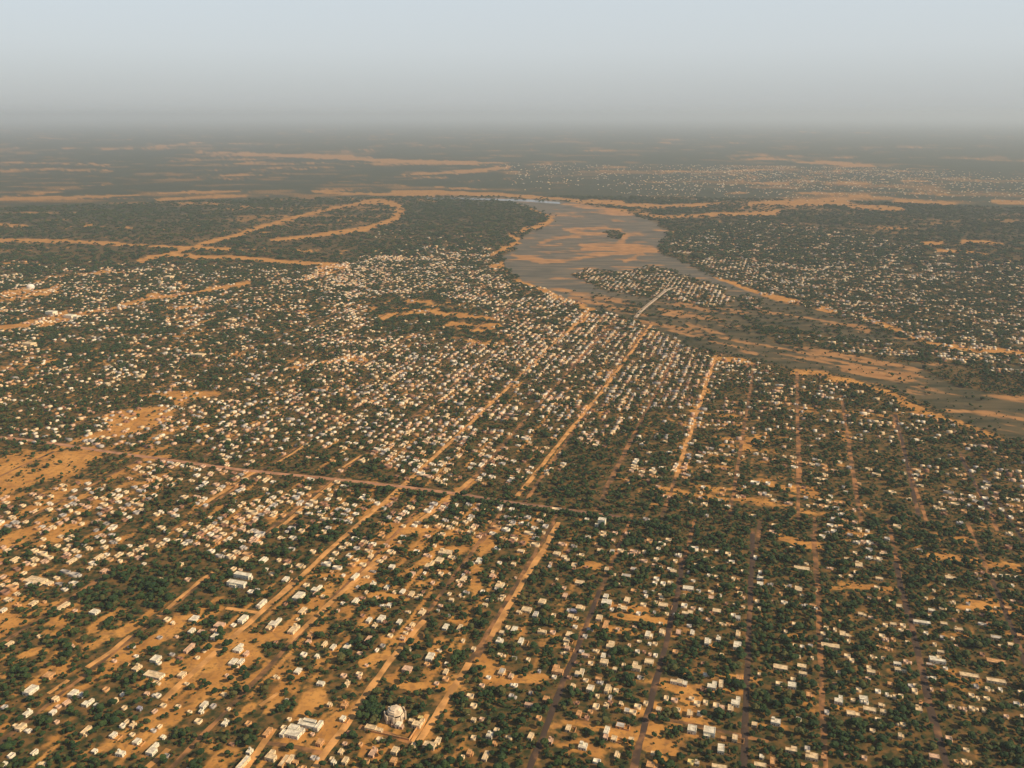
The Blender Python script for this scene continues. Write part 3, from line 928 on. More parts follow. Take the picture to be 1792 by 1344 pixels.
def block_building(name, px, py, label, cat, blocks, key='W', sc=1.0):
    blocks = [(a * sc, b * sc, c * sc, d * sc, z) for a, b, c, d, z in blocks]
    e, x, y = gobj(name, px, py)
    tag(e, label, cat)
    mn = [1e9, 1e9, -1e9, -1e9]
    for i, (x0, x1, y0, y1, z) in enumerate(blocks):
        w = link("wing" if i else "main_block", MB().shell(x0, x1, y0, y1, 0, z, .4, .6).mesh(name + "_wall"), M_wall[key], e)
        link("roof", MB().box(x0 + .38, x1 - .38, y0 + .38, y1 - .38, z - .8, z - .55).mesh(name + "_roof"), M_roof[key], w)
        nwin = max(1, int((x1 - x0) / 5))
        for k in range(nwin):
            wx = x0 + (k + .5) * (x1 - x0) / nwin
            link("window", MB().box(wx - .7, wx + .7, y0 - .06, y0 + .1, 1.2, 2.6).mesh("window"), M_glass, w)
        nw2 = max(1, int((y1 - y0) / 6))
        for k in range(nw2):
            wy = y0 + (k + .5) * (y1 - y0) / nw2
            link("window", MB().box(x1 - .1, x1 + .06, wy - .7, wy + .7, 1.2, 2.6).mesh("window"), M_glass, w)
        cx_, cy_ = from_grid((x0 + x1) / 2, (y0 + y1) / 2)
        occupy(x + cx_, y + cy_, (x1 - x0) / 2 + 1, (y1 - y0) / 2 + 1)
    bx = blocks[0]
    link("door", MB().box((bx[0] + bx[1]) / 2 - 3.4, (bx[0] + bx[1]) / 2 - 1.8, bx[2] - .1, bx[2] + .1, 0, 2.4).mesh("door"), M_door, e)
    return e


block_building("school_block", 514, 1287, "broad white flat-roofed complex of joined blocks nearest the brown lane", "building",
               [(-11, 10, -7, 5, 4.6), (-12, 2, 5.0, 14, 5.2), (4, 11, 5.0, 12, 4.4), (-17, -11.0, -9, 2, 4.2)], sc=.8)
block_building("courtyard_building", 541, 1272, "white flat-roofed building round an open slot courtyard beside the dirt street", "building",
               [(-17, 13, -6, 1.5, 4.8), (13.0, 19, -7, 12, 5.2), (-14, 8, 4.6, 11, 4.6), (-20, -14.0, 1.5, 8, 4.4)], sc=.7)
block_building("long_hall", 417, 1025, "front one of two long white halls in the dark grove", "hall", [(-22, 17, -7, 6, 6.5), (-15, 0, -10, -7.0, 4.5), (4, 14, 6.0, 9, 5.0)], sc=.72)
block_building("long_hall", 425, 1012, "rear one of two long white halls in the dark grove", "hall", [(-20, 17, -4, 9, 6.8), (17.0, 22, -2, 5, 4.8), (-24, -20.0, 0, 8, 4.5)], sc=.68)
block_building("square_house", 1210, 1281, "white square house, smaller of two beside the brown lane", "house", [(-5, 6, -5, 7, 5.2)], sc=.85)
block_building("square_house", 1241, 1285, "white square house, larger of two beside the brown lane", "house", [(-8, 8, -6, 8, 6.0), (-7, 1, -10, -6.0, 3.4)], sc=.78)
block_building("compound_wing", 653, 1278, "long tan row building in front of the big pale hall", "building", [(-12, 4, -4, 5, 4.0), (4.0, 15, -4, 3, 3.6)], 'C', sc=.75)
block_building("compound_wing", 728, 1270, "pink-cream angled building at the corner of the hall compound", "building", [(-4, 8, -6, 4, 4.6), (-12, -4.0, 1, 7, 4.0), (3, 8, 4.0, 13, 3.6)], 'C', sc=.8)
block_building("compound_wing", 694, 1272, "low brownish sheds directly under the big pale hall", "building", [(-8, 6, -2, 3, 3.0), (6.0, 11, -4, 3, 3.4)], 'P', sc=.75)
block_building("corner_house", 753, 1307, "cream L-shaped house by the dark trees at the street end", "house", [(-7, 6, -5, 3, 4.6), (3, 8, 3.0, 13, 4.2)], 'C')
block_building("office_block", 1053, 919, "tall white block rising from dark trees below the cross road", "building", [(-6, 6, -5, 6, 11.5), (-10, -4, -9, -5.0, 5.0)])
# compound wall of the hall
cw = empty("compound_wall", (0, 0, 0)); tag(cw, "low brown wall closing the street side of the hall compound", "wall")
for a, b in (((640, 1279), (716, 1296)), ((716, 1296), (738, 1262))):
    p = at(*a); q = at(*b)
    L = math.hypot(q[0] - p[0], q[1] - p[1])
    o = link("wall_section", MB().box(0, L, -.25, .25, 0, 2.4).mesh("wall_section"), M_wall['T'], cw)
    o.location = (p[0], p[1], 0); o.rotation_euler = (0, 0, math.atan2(q[1] - p[1], q[0] - p[0]))

# white dome and halls at the left
x, y = at(54, 505)
dome = empty("dome_tank", (x, y, 0)); tag(dome, "bright white domed tank alone among trees at the left edge", "tank")
m = MB(); prev = ngon(24, 14, 0)
for r, z in ((14, 9), (13.4, 11.5), (11.6, 14), (8.8, 16), (5, 17.4), (1.5, 18)):
    cur = ngon(24, r, z); m.ring(prev, cur); prev = cur
m.add(prev, [tuple(range(24))])
link("shell", m.mesh("dome_shell"), M_white, dome)
link("base_ring", MB().ring(ngon(24, 15, 0), ngon(24, 15, 1.5)).ring(ngon(24, 15, 1.5), ngon(24, 13.9, 1.5)).mesh("base_ring"), M_conc, dome)
link("annex", MB().box(-12, 14, -34, -26, 0, 5).mesh("dome_annex"), M_wall['C'], dome)
occupy(x, y, 16, 36)
block_building("white_depot", 90, 550, "white depot beside a sandy track, smaller of two", "depot", [(-16, 16, -10, 12, 11), (16.0, 24, -8, 4, 6)])
block_building("white_depot", 124, 556, "white depot with a low wing, larger of two beside a sandy track", "depot", [(-18, 14, -12, 12, 10), (14.0, 30, -6, 14, 7)])
block_building("pale_depot", 52, 605, "cream depot standing alone in the left-hand quarter", "depot", [(-16, 14, -10, 12, 9), (14.0, 26, -9, 2, 6)], 'C')
block_building("pale_depot", 296, 487, "pale depot near the forked sand tracks", "depot", [(-18, 14, -12, 18, 9), (14.0, 22, -8, 4, 6)], 'C')
block_building("pale_depot", 350, 624, "pale depot between orchards left of the dense town", "depot", [(-14, 14, -9, 10, 8), (-26, -14.0, -6, 6, 6)], 'C')
block_building("pale_depot", 301, 506, "small white depot on the sandy track", "depot", [(-13, 10, -9, 12, 8), (10.0, 18, -6, 6, 5)], 'W')
block_building("pale_depot", 405, 562, "cream depot with side wing below the sandy track", "depot", [(-11, 10, -8, 10, 7), (10.0, 17, -6, 6, 5)], 'C')

# bridge over the sandy river bed
bpts = [at(1112, 556), at(1128, 541), at(1148, 525), at(1163, 512), at(1175, 506), at(1187, 502)]
br = empty("bridge", (*bpts[0], 0)); tag(br, "long pale curved bridge across the sandy river bed", "bridge")
P = np.array(bpts)
seg = np.hypot(*np.diff(P, axis=0).T); cum = np.concatenate([[0], np.cumsum(seg)])
d = np.linspace(0, cum[-1], 41)
X = np.interp(d, cum, P[:, 0]); Y = np.interp(d, cum, P[:, 1])
k5 = np.ones(7) / 7
Xs = np.convolve(np.pad(X, 3, mode='edge'), k5, 'valid'); Ys = np.convolve(np.pad(Y, 3, mode='edge'), k5, 'valid')
Xs[[0, -1]] = X[[0, -1]]; Ys[[0, -1]] = Y[[0, -1]]
tx = np.gradient(Xs); ty = np.gradient(Ys); l = np.hypot(tx, ty); nx, ny = -ty / l, tx / l
zz = 1.0 + 4.5 * np.minimum(1, np.minimum(d, cum[-1] - d) / 80)


def sweep(name, o0, o1, z0, z1, m, parent):
    n = len(Xs)
    V = np.concatenate([np.column_stack([Xs + nx * o - bpts[0][0], Ys + ny * o - bpts[0][1], zz + z]) for o, z in ((o0, z0), (o0, z1), (o1, z1), (o1, z0))])
    k = np.arange(n - 1)
    Q = np.concatenate([np.column_stack([k + a * n, k + a * n + 1, k + b * n + 1, k + b * n]) for a, b in ((0, 1), (1, 2), (2, 3), (3, 0))])
    return link(name, mesh_np(name, V, Q), m, parent)


sweep("deck", -5.5, 5.5, -1.2, 0, M_conc, br)
sweep("parapet", -6.0, -5.5, -.9, 1.2, M_conc, br)
sweep("parapet", 5.5, 6.0, -.9, 1.2, M_conc, br)
pm = MB().box(-5, 5, -.6, .6, 0, 4.2).mesh("pier", M_conc)
for i in range(5, 37, 3):
    o = link("pier", pm, None, br)
    o.location = (Xs[i] - bpts[0][0], Ys[i] - bpts[0][1], 0)
    o.rotation_euler = (0, 0, math.atan2(ny[i], nx[i])); o.scale = (1, 1, (zz[i] - 1.25) / 4.2)
# approach ramps
for i, a in ((0, 1), (-1, -1)):
    pass

# dark truck on the cross road
x, y = at(66, 770.5)
x2, y2 = at(120, 779)
tr = empty("truck", (x, y, .32), math.atan2(y2 - y, x2 - x)); tag(tr, "dark truck driving on the pink cross road at the left edge", "truck")
link("cargo_box", MB().box(-6.5, 2.2, -1.7, 1.7, 1.1, 4.4, True).mesh("cargo_box"), M_truck, tr)
link("cab", MB().box(2.5, 5.0, -1.5, 1.5, .9, 3.6, True).mesh("cab"), M_truck, tr)
link("windscreen", MB().box(5.0, 5.06, -1.3, 1.3, 2.2, 3.3, True).mesh("windscreen"), M_glass, tr)
wm = MB(); a0 = [(.6 * math.cos(t), 0, .6 * math.sin(t)) for t in np.linspace(0, 2 * math.pi, 12, False)]
wm.ring([(p[0], -.2, p[2]) for p in a0], [(p[0], .2, p[2]) for p in a0])
wm.add([(p[0], -.2, p[2]) for p in a0], [tuple(range(12))]); wm.add([(p[0], .2, p[2]) for p in a0], [tuple(range(11, -1, -1))])
wme = wm.mesh("wheel", M_black)
for wx in (-5, -3.4, 3.6):
    for wy in (-1.4, 1.4):
        o = link("wheel", wme, None, tr); o.location = (wx, wy, .6)

# ------------------------------------------------------------------ single houses nearest the viewpoint
CROPS = {
(0, 960): """95,65,70,35,C 205,95,30,20,C 440,70,60,40,C 610,45,70,40,C 550,120,40,25,C 640,135,60,30,P 220,190,170,40,C,r 95,220,50,25,C 300,210,60,30,C 205,330,60,35,C
110,350,50,25,T 385,345,80,55,C 20,375,50,30,W 580,385,75,32,W 60,580,45,35,C 435,595,70,25,P 985,185,40,20,C 1150,185,40,20,P 1105,95,45,25,C 1500,60,50,30,C 1615,65,60,38,W
1430,120,30,25,C 1630,125,30,25,W 1665,150,30,20,C 1750,185,50,35,W 1535,260,35,20,W 1605,330,55,55,W 1490,425,65,48,W 1190,425,70,40,W 1025,430,30,25,C 1060,455,35,25,C 1345,465,80,38,P
1175,500,40,38,W 1240,510,70,28,P 1320,530,60,45,W 1160,600,60,60,P 955,670,75,42,W 840,725,65,40,C 945,770,150,40,W,r 1115,770,60,40,C 300,775,85,45,T 190,860,95,58,W
450,885,70,48,W 345,920,60,35,C 410,940,50,40,P 540,935,75,52,W,l 500,895,55,32,W 600,965,60,20,W 705,930,50,40,C 900,890,35,25,P 650,860,30,20,T 170,1005,60,42,W 325,1000,45,35,W
130,1090,70,48,C 535,1110,80,58,C 695,1140,45,40,W 815,1080,45,35,C 840,1180,60,40,W 945,1215,95,75,W,l 740,1255,70,35,W 855,980,40,28,B 1250,955,45,48,W 1235,1000,40,25,W 1215,1055,30,20,C
1380,1065,50,40,W 1520,1070,25,25,T 1000,1155,35,25,W 580,1240,45,30,W 25,1320,50,35,W 70,1265,30,25,W 215,1245,50,40,W""",
(400, 960): """100,60,50,30,C 430,285,80,55,W 540,235,70,48,W,l 475,220,30,20,C 535,275,40,28,P 740,40,45,30,W 870,45,40,32,C 775,165,50,45,W 1000,110,45,30,W 885,215,40,28,W 970,235,40,30,W
1065,260,40,35,W 1120,275,45,40,C 1120,155,50,40,P 1230,90,60,55,C,l 1290,65,60,40,C 1330,20,100,35,C 1535,70,50,40,W 1440,180,50,40,C 1415,220,30,25,P 1250,205,25,25,P 1665,220,55,40,W
1555,260,30,25,W 1745,95,35,25,C 1620,165,50,30,P 1570,345,40,25,C 1365,315,35,25,C 1300,150,30,25,C 780,315,55,40,W 985,345,40,30,W 460,375,70,45,C 285,440,85,58,W,l 245,485,40,30,C
400,485,75,58,C 505,530,50,38,T 490,570,40,30,P 590,580,45,40,C 640,600,40,38,W 725,595,50,40,W 855,550,40,48,P 935,425,55,45,W 860,435,40,38,W 895,470,35,30,C 1045,445,40,35,W
1125,465,40,35,C 1185,385,50,40,C 990,530,30,25,C 1065,550,40,25,P 1330,475,45,40,W 1415,480,35,48,C 1500,615,30,30,C 1235,655,62,52,W 1095,735,70,42,P 1215,705,25,32,T
1330,750,35,40,C 1330,795,25,25,T 1670,750,45,45,C 1730,780,25,35,C 425,745,55,40,W 460,645,30,25,W 545,660,40,30,W 565,825,58,30,W 705,775,30,25,P 800,765,30,25,C 725,825,35,40,C
620,955,40,30,C 710,955,50,40,T 700,1040,40,38,W 1175,1040,35,25,Y 240,1115,35,60,T 560,1185,55,48,T 270,1260,95,65,C,l 340,1290,40,80,T 380,1285,38,60,C 90,1300,60,90,C 130,1240,40,38,W
885,1240,58,58,P 1020,1235,55,50,C 1010,1300,50,48,T 715,1295,40,48,C 645,1310,40,28,W 690,1240,40,38,C 410,1310,30,30,T 1480,900,35,25,C 1500,960,30,25,C 1500,1050,35,30,C 1600,1140,48,38,W
1630,1195,35,30,T 1480,1250,50,45,T 1575,1260,38,65,C 1330,1300,30,48,T 70,600,85,55,W,l 110,640,45,38,P 30,690,65,45,W 75,690,50,42,W 200,330,55,55,W 90,430,60,45,W""",
(850, 960): """435,30,50,30,C 480,50,40,25,C 215,15,50,25,C 700,10,40,25,C 775,15,35,28,C 540,100,40,35,C 740,125,30,30,C 905,125,40,25,P 860,165,60,25,C 1045,180,30,25,W 1035,207,35,20,W
1085,210,30,25,W 1130,205,30,25,C 1150,140,40,25,C 1160,72,30,20,C 1418,12,35,25,W 85,220,60,40,C 575,207,62,30,C 485,285,35,35,P 250,370,70,35,C 305,400,40,40,W 205,390,40,25,C
345,325,50,42,C 415,405,30,28,C 735,290,35,32,W 740,325,70,38,W 865,310,40,38,C 835,362,65,32,C 580,360,60,35,C 540,380,45,26,B 520,415,40,32,C 905,255,30,28,T 965,340,25,35,C
1080,300,40,32,C 1085,345,60,35,C 1240,240,70,30,W 1378,262,30,28,C 1380,300,35,32,P 1555,270,35,25,C 1215,345,35,20,W 1235,390,70,42,C,l 1415,380,55,30,C 1545,425,30,30,W 1660,320,30,25,C
1680,140,35,25,W 1680,180,40,22,W 1680,215,40,32,W 695,420,45,38,C 735,460,45,62,T 1000,525,55,48,C 1080,510,40,42,C 1180,510,35,38,P 1265,510,30,38,W 1360,565,45,48,W 1425,550,30,32,W
1540,590,50,52,W 1545,520,30,50,C 175,490,45,40,W 135,480,30,25,C 100,515,40,28,C 85,565,50,35,W 215,565,40,48,W 345,510,60,28,C 410,510,30,28,P 515,525,55,40,C 495,560,45,30,C 500,610,35,28,P
770,580,45,38,C 760,600,50,30,C 720,655,35,40,W 725,695,55,42,C 610,655,50,25,P 925,715,68,58,C,l 1000,690,60,38,C 1160,630,30,28,T 790,740,30,30,C 575,750,62,52,W,l 445,735,85,60,T,l
100,750,45,42,C 155,780,30,32,P 535,840,35,30,C 640,855,50,48,C 750,855,50,58,C 690,800,40,25,T 1170,810,80,38,W,l 1220,825,30,35,W 1385,830,60,58,W,l 1440,825,30,58,C 1550,790,35,38,T
1105,915,30,28,C 1155,925,30,28,P 1293,945,25,28,C 1345,940,25,32,C 1410,960,30,25,C 1445,975,35,38,P 1500,975,40,48,C 1530,925,55,65,W,l 1250,1005,40,48,C 1058,985,35,35,C 675,965,25,25,C
738,963,35,30,C 830,950,30,30,C 865,990,40,35,C 900,1000,25,35,C 930,965,25,28,C 570,1010,35,48,T 325,1035,30,28,T 370,920,45,38,T 265,960,60,28,P 505,1095,30,45,C 825,1080,60,38,T
740,1110,30,58,W 735,1150,30,38,P 785,1160,40,38,C 890,1170,35,28,C 395,1175,35,38,P 275,1145,40,48,C 25,1140,50,40,W 595,1205,60,45,W 805,1260,35,48,C 680,1302,30,28,W 1440,1220,45,58,W
1525,1160,35,48,C 1455,1165,35,30,T 1255,1305,25,32,Y 1293,1315,30,30,C 1020,1325,80,48,T 1430,1340,95,35,C""",
(1280, 960): """755,22,35,25,C 930,35,45,20,C 715,65,50,20,C 780,95,45,35,C 762,143,30,25,C 730,165,35,25,C 430,122,95,30,C,r 410,245,45,38,C 513,250,22,32,C 890,235,25,20,C 905,185,45,22,C
920,310,50,28,T 500,352,45,20,T 1025,352,35,28,C 1225,380,40,25,W 800,403,50,25,C 940,465,30,28,C 990,465,38,24,C 1048,468,25,24,C 1165,452,100,25,W,r 1300,460,40,25,C 1390,497,50,25,C 1345,180,70,28,C
1695,262,30,25,C 1690,365,40,25,T 1620,545,60,28,C 1710,587,35,28,C 1770,535,45,28,T 385,460,30,28,C 560,518,30,25,C 680,520,35,38,C 715,535,35,28,C 605,595,110,33,C,r 920,533,40,20,C
708,655,35,25,C 735,682,30,25,C 855,755,50,30,C 1015,705,45,25,W 1035,740,70,30,C,l 1280,635,40,24,C 1260,680,92,42,W,l 1220,715,55,22,T 1620,690,110,34,T,r 1455,775,110,32,C,r 1620,810,110,30,C,r
300,725,88,35,C 430,720,55,32,C 437,767,50,28,C 370,835,50,42,W 290,825,30,26,C 480,895,45,38,T 655,915,50,56,W,l 808,915,50,34,W 845,985,75,34,C 920,960,40,28,C 927,1000,35,32,C
745,1010,80,38,C 1145,980,40,38,C 1165,950,35,26,T 970,830,30,30,T 1120,870,40,20,C 270,1060,60,42,W 140,1075,35,32,C 1037,1150,35,42,C 365,1225,70,45,C,l 490,1270,75,48,C 565,1275,35,38,T
185,1275,30,32,W 175,1325,75,34,C 250,1300,30,58,T 480,1335,105,28,T 1240,1275,60,38,P 1330,1165,30,24,P 375,800,30,22,C""",
}
HOUSES = []
for (bx, by), txt in CROPS.items():
    for it in txt.split():
        q = it.split(',')
        px, py = bx + float(q[0]) / 3.5, by + float(q[1]) / 3.5
        HOUSES.append([px, py, float(q[2]) / 3.5, float(q[3]) / 3.5, q[4], q[5] if len(q) > 5 else ''])
HOUSES.sort(key=lambda h: -h[2] * h[3])
EXTRA_HOUSES = HOUSES[300:]
HOUSES = HOUSES[:300]

STREETS = [(1.075, "the long straight dirt street"), (.955, "the short middle lane"), (.738, "the dirt street by the pale hall"), (.595, "the dirt street behind the hall"),
           (.41, "the first dark street"), (.25, "the second dark street"), (.088, "the third dark street"), (-.045, "the faint brown street"), (-.227, "the winding dark road"), (-.42, "the last dark lane")]


def strip_of(k):
    n = 0
    for kk, nm in STREETS:
        if k > kk: break
        n += 1
    if n == 0: return "beyond the long straight dirt street"
    if n == len(STREETS): return "past the last dark lane"
    a, b = STREETS[n - 1][1], STREETS[n][1]
    return "between " + a + " and " + b


SHORT = {0: "outside the long straight street", 1: "between long street and middle lane", 2: "between middle lane and hall street", 3: "between the hall's two dirt streets",
         4: "between hall and first dark street", 5: "between first and second dark streets", 6: "between second and third dark streets", 7: "between third dark and faint brown streets",
         8: "between faint brown street and winding road", 9: "between winding road and last dark lane", 10: "past the last dark lane"}


def strip_n(k):
    n = 0
    for kk, nm in STREETS:
        if k > kk: break
        n += 1
    return n


CNAME = {'W': "white", 'C': "cream", 'T': "tan", 'P': "pinkish", 'Y': "yellow", 'B': "bluish", 'G': "grey"}
ORD = ["", "first", "second", "third", "fourth", "fifth", "sixth", "seventh", "eighth", "ninth", "tenth", "eleventh", "twelfth", "thirteenth", "fourteenth", "fifteenth", "sixteenth", "seventeenth",
       "eighteenth", "nineteenth", "twentieth"]


def ordinal(n):
    if n <= 20: return ORD[n]
    tens = {2: "twenty", 3: "thirty", 4: "forty", 5: "fifty", 6: "sixty", 7: "seventy", 8: "eighty", 9: "ninety"}
    t, u = divmod(n, 10)
    return (tens[t] + "-" + ORD[u]) if u else tens[t][:-1] + "ieth"


win_f = MB().box(-.55, .55, -.08, .08, 1.1, 2.3).mesh("window", M_glass)
win_s = MB().box(-.08, .08, -.55, .55, 1.1, 2.3).mesh("window", M_glass)
door_f = MB().box(-.6, .6, -.08, .08, 0, 2.2).mesh("door", M_door)
rh = random.Random(5)
built = []
for px, py, w, h, key, form in HOUSES:
    x, y = at(px, py + h * .32)
    _, _, dep = proj(x, y)
    ppm = F_PX / float(dep)
    k = kval(px, py)
    rng = math.hypot(math.hypot(x, y), H)
    sa = H / rng; ca = math.hypot(x, y) / rng
    z = rh.uniform(3.1, 4.0) if h < 12 else rh.uniform(3.4, 5.0)
    D = min(26, max(5.0, (h / ppm - z * ca * .8) / sa))
    W = min(40, max(5.0, w / ppm * .97 - max(0, k) * .75 * D * sa))
    if form == '':
        u = rh.random()
        form = 'b' if u < .5 else ('a' if u < .72 else ('s' if u < .88 else 'y'))
        if W > 2.4 * D or D > 2.6 * W: form = 'r'
    e = empty("house", (x, y, 0), -GA + rh.uniform(-.05, .05))
    x0, x1, y0, y1 = -W / 2, W / 2, -D / 2, D / 2
    if form == 'l':
        blocks = [(x0, x1, y0, y0 + D * .52, z), (x0 + W * rh.choice((0, .5)), 0, y0 + D * .52, y1, z - .4)]
        b2 = blocks[1]; blocks[1] = (b2[0], b2[0] + W * .5, b2[2], b2[3], b2[4])
    elif form == 'a':
        blocks = [(x0, x0 + W * .66, y0, y1, z), (x0 + W * .66, x1, y0 + D * rh.uniform(0, .3), y1 - D * rh.uniform(0, .3), z * .75)]
    else:
        blocks = [(x0, x1, y0, y1, z)]
    wm_ = M_wall[key]; rk = key if rh.random() < .85 else rh.choice('WCG')
    for i, (a, b, c, d, zz_) in enumerate(blocks):
        wo = link("annex" if i else "wall", MB().shell(a, b, c, d, 0, zz_, .3, .4).mesh("house_wall"), wm_, e)
        link("roof", MB().box(a + .29, b - .29, c + .29, d - .29, zz_ - .6, zz_ - .36).mesh("house_roof"), M_roof[rk], wo if i else e)
    a, b, c, d, zz_ = blocks[0]
    o = link("door", door_f, None, e); o.location = (a + (b - a) * rh.uniform(.35, .65), c - .02, 0)
    for f in ((.2, .8) if b - a < 12 else (.12, .3, .72, .9)):
        o = link("window", win_f, None, e); o.location = (a + (b - a) * f, c - .02, 0)
    if len(blocks) == 1 or form == 'l':
        for f in ((.5,) if d - c < 8 else (.3, .7)):
            o = link("window", win_s, None, e); o.location = (b + .02, c + (d - c) * f, 0)
    if form == 's':
        s_ = min(W, D) * .36
        qx = a + .6; qy = d - .6 - s_
        rr_ = link("roof_room", MB().shell(qx, qx + s_ * 1.2, qy, qy + s_, zz_ - .36, zz_ + 2.0, .2, .25).mesh("roof_room"), wm_, e)
        link("roof", MB().box(qx + .19, qx + s_ * 1.2 - .19, qy + .19, qy + s_ - .19, zz_ + 1.5, zz_ + 1.76).mesh("room_roof"), M_roof[rk], rr_)
    if form == 'y':
        m = MB(); g = rh.uniform(4, 7)
        for bx_ in ((b, b + g, c - .15, c + .15), (b, b + g, d - .15, d + .15), (b + g - .15, b + g + .15, c + .16, d - .16)):
            m.box(bx_[0], bx_[1], bx_[2], bx_[3], 0, 1.8)
        link("yard_wall", m.mesh("yard_wall"), M_wall['T'], e)
    occupy(x, y, W / 2 + (2 if k < .4 else 1), D / 2 + 1)
    area = W * D
    size = "small" if area < 85 else ("mid-sized" if area < 175 else "large")
    fn = {'b': "square house" if max(W, D) < 1.35 * min(W, D) else "oblong house", 'r': "long row house", 'l': "L-shaped house", 'a': "house with side annex", 's': "house with roof room", 'y': "house with walled yard"}[form]
    head = size + " " + CNAME[key] + " " + fn
    built.append((e, head, strip_n(k), float(to_grid(x, y)[1]), px, py))
by_look = {}
for b in built:
    by_look.setdefault((b[1], b[2]), []).append(b)
for (head, n), lst in by_look.items():
    lst.sort(key=lambda b: b[3])
    for i, b in enumerate(lst):
        lab = head + " " + SHORT[n] if len(lst) == 1 else (("lowest" if i == 0 else ordinal(i + 1)) + " " + head + (" up" if i else "") + " " + SHORT[n])
        tag(b[0], lab, "house", "flat-roofed houses in the near blocks")

# ------------------------------------------------------------------ the rest of the town, house by house in one mesh
TX0, TX1, TY0, TY1 = -6200, 6200, 700, 12500


def scatter(n_try, r0, r1, seed):
    g = np.random.default_rng(seed)
    a = g.uniform(math.radians(-37), math.radians(37), n_try)
    r = np.sqrt(g.uniform(r0 * r0, r1 * r1, n_try))
    return r * np.sin(a), r * np.cos(a), g


town_v, town_f, town_c = [], [], []
tn = 0
PALK = 'WWCCCCTPPG'


def add_house(x, y, W, D, z, col, rot):
    """a box with parapet and sunk roof"""
    global tn
    c, s = math.cos(rot), math.sin(rot)
    a, b = W / 2, D / 2
    t = .35
    for (p, q, zz_) in ((a, b, 0), (a, b, z), (a - t, b - t, z), (a - t, b - t, z - .4)):
        for sx, sy in ((-1, -1), (1, -1), (1, 1), (-1, 1)):
            u, v = sx * p, sy * q
            town_v.append((x + u * c - v * s, y + u * s + v * c, zz_))
    for r in range(3):
        for i in range(4):
            j = (i + 1) % 4
            town_f.append((tn + r * 4 + i, tn + r * 4 + j, tn + r * 4 + 4 + j, tn + r * 4 + 4 + i))
    town_f.append((tn + 12, tn + 13, tn + 14, tn + 15))
    town_c.append(col)
    tn += 16


def add_far(x, y, W, D, z, col, rot):
    global tn
    c, s = math.cos(rot), math.sin(rot)
    for zz_ in (0, z):
        for sx, sy in ((-1, -1), (1, -1), (1, 1), (-1, 1)):
            u, v = sx * W / 2, sy * D / 2
            town_v.append((x + u * c - v * s, y + u * s + v * c, zz_))
    for i in range(4):
        j = (i + 1) % 4
        town_f.append((tn + i, tn + j, tn + 4 + j, tn + 4 + i))
    town_f.append((tn + 4, tn + 5, tn + 6, tn + 7))
    town_c.append(col)
    tn += 8


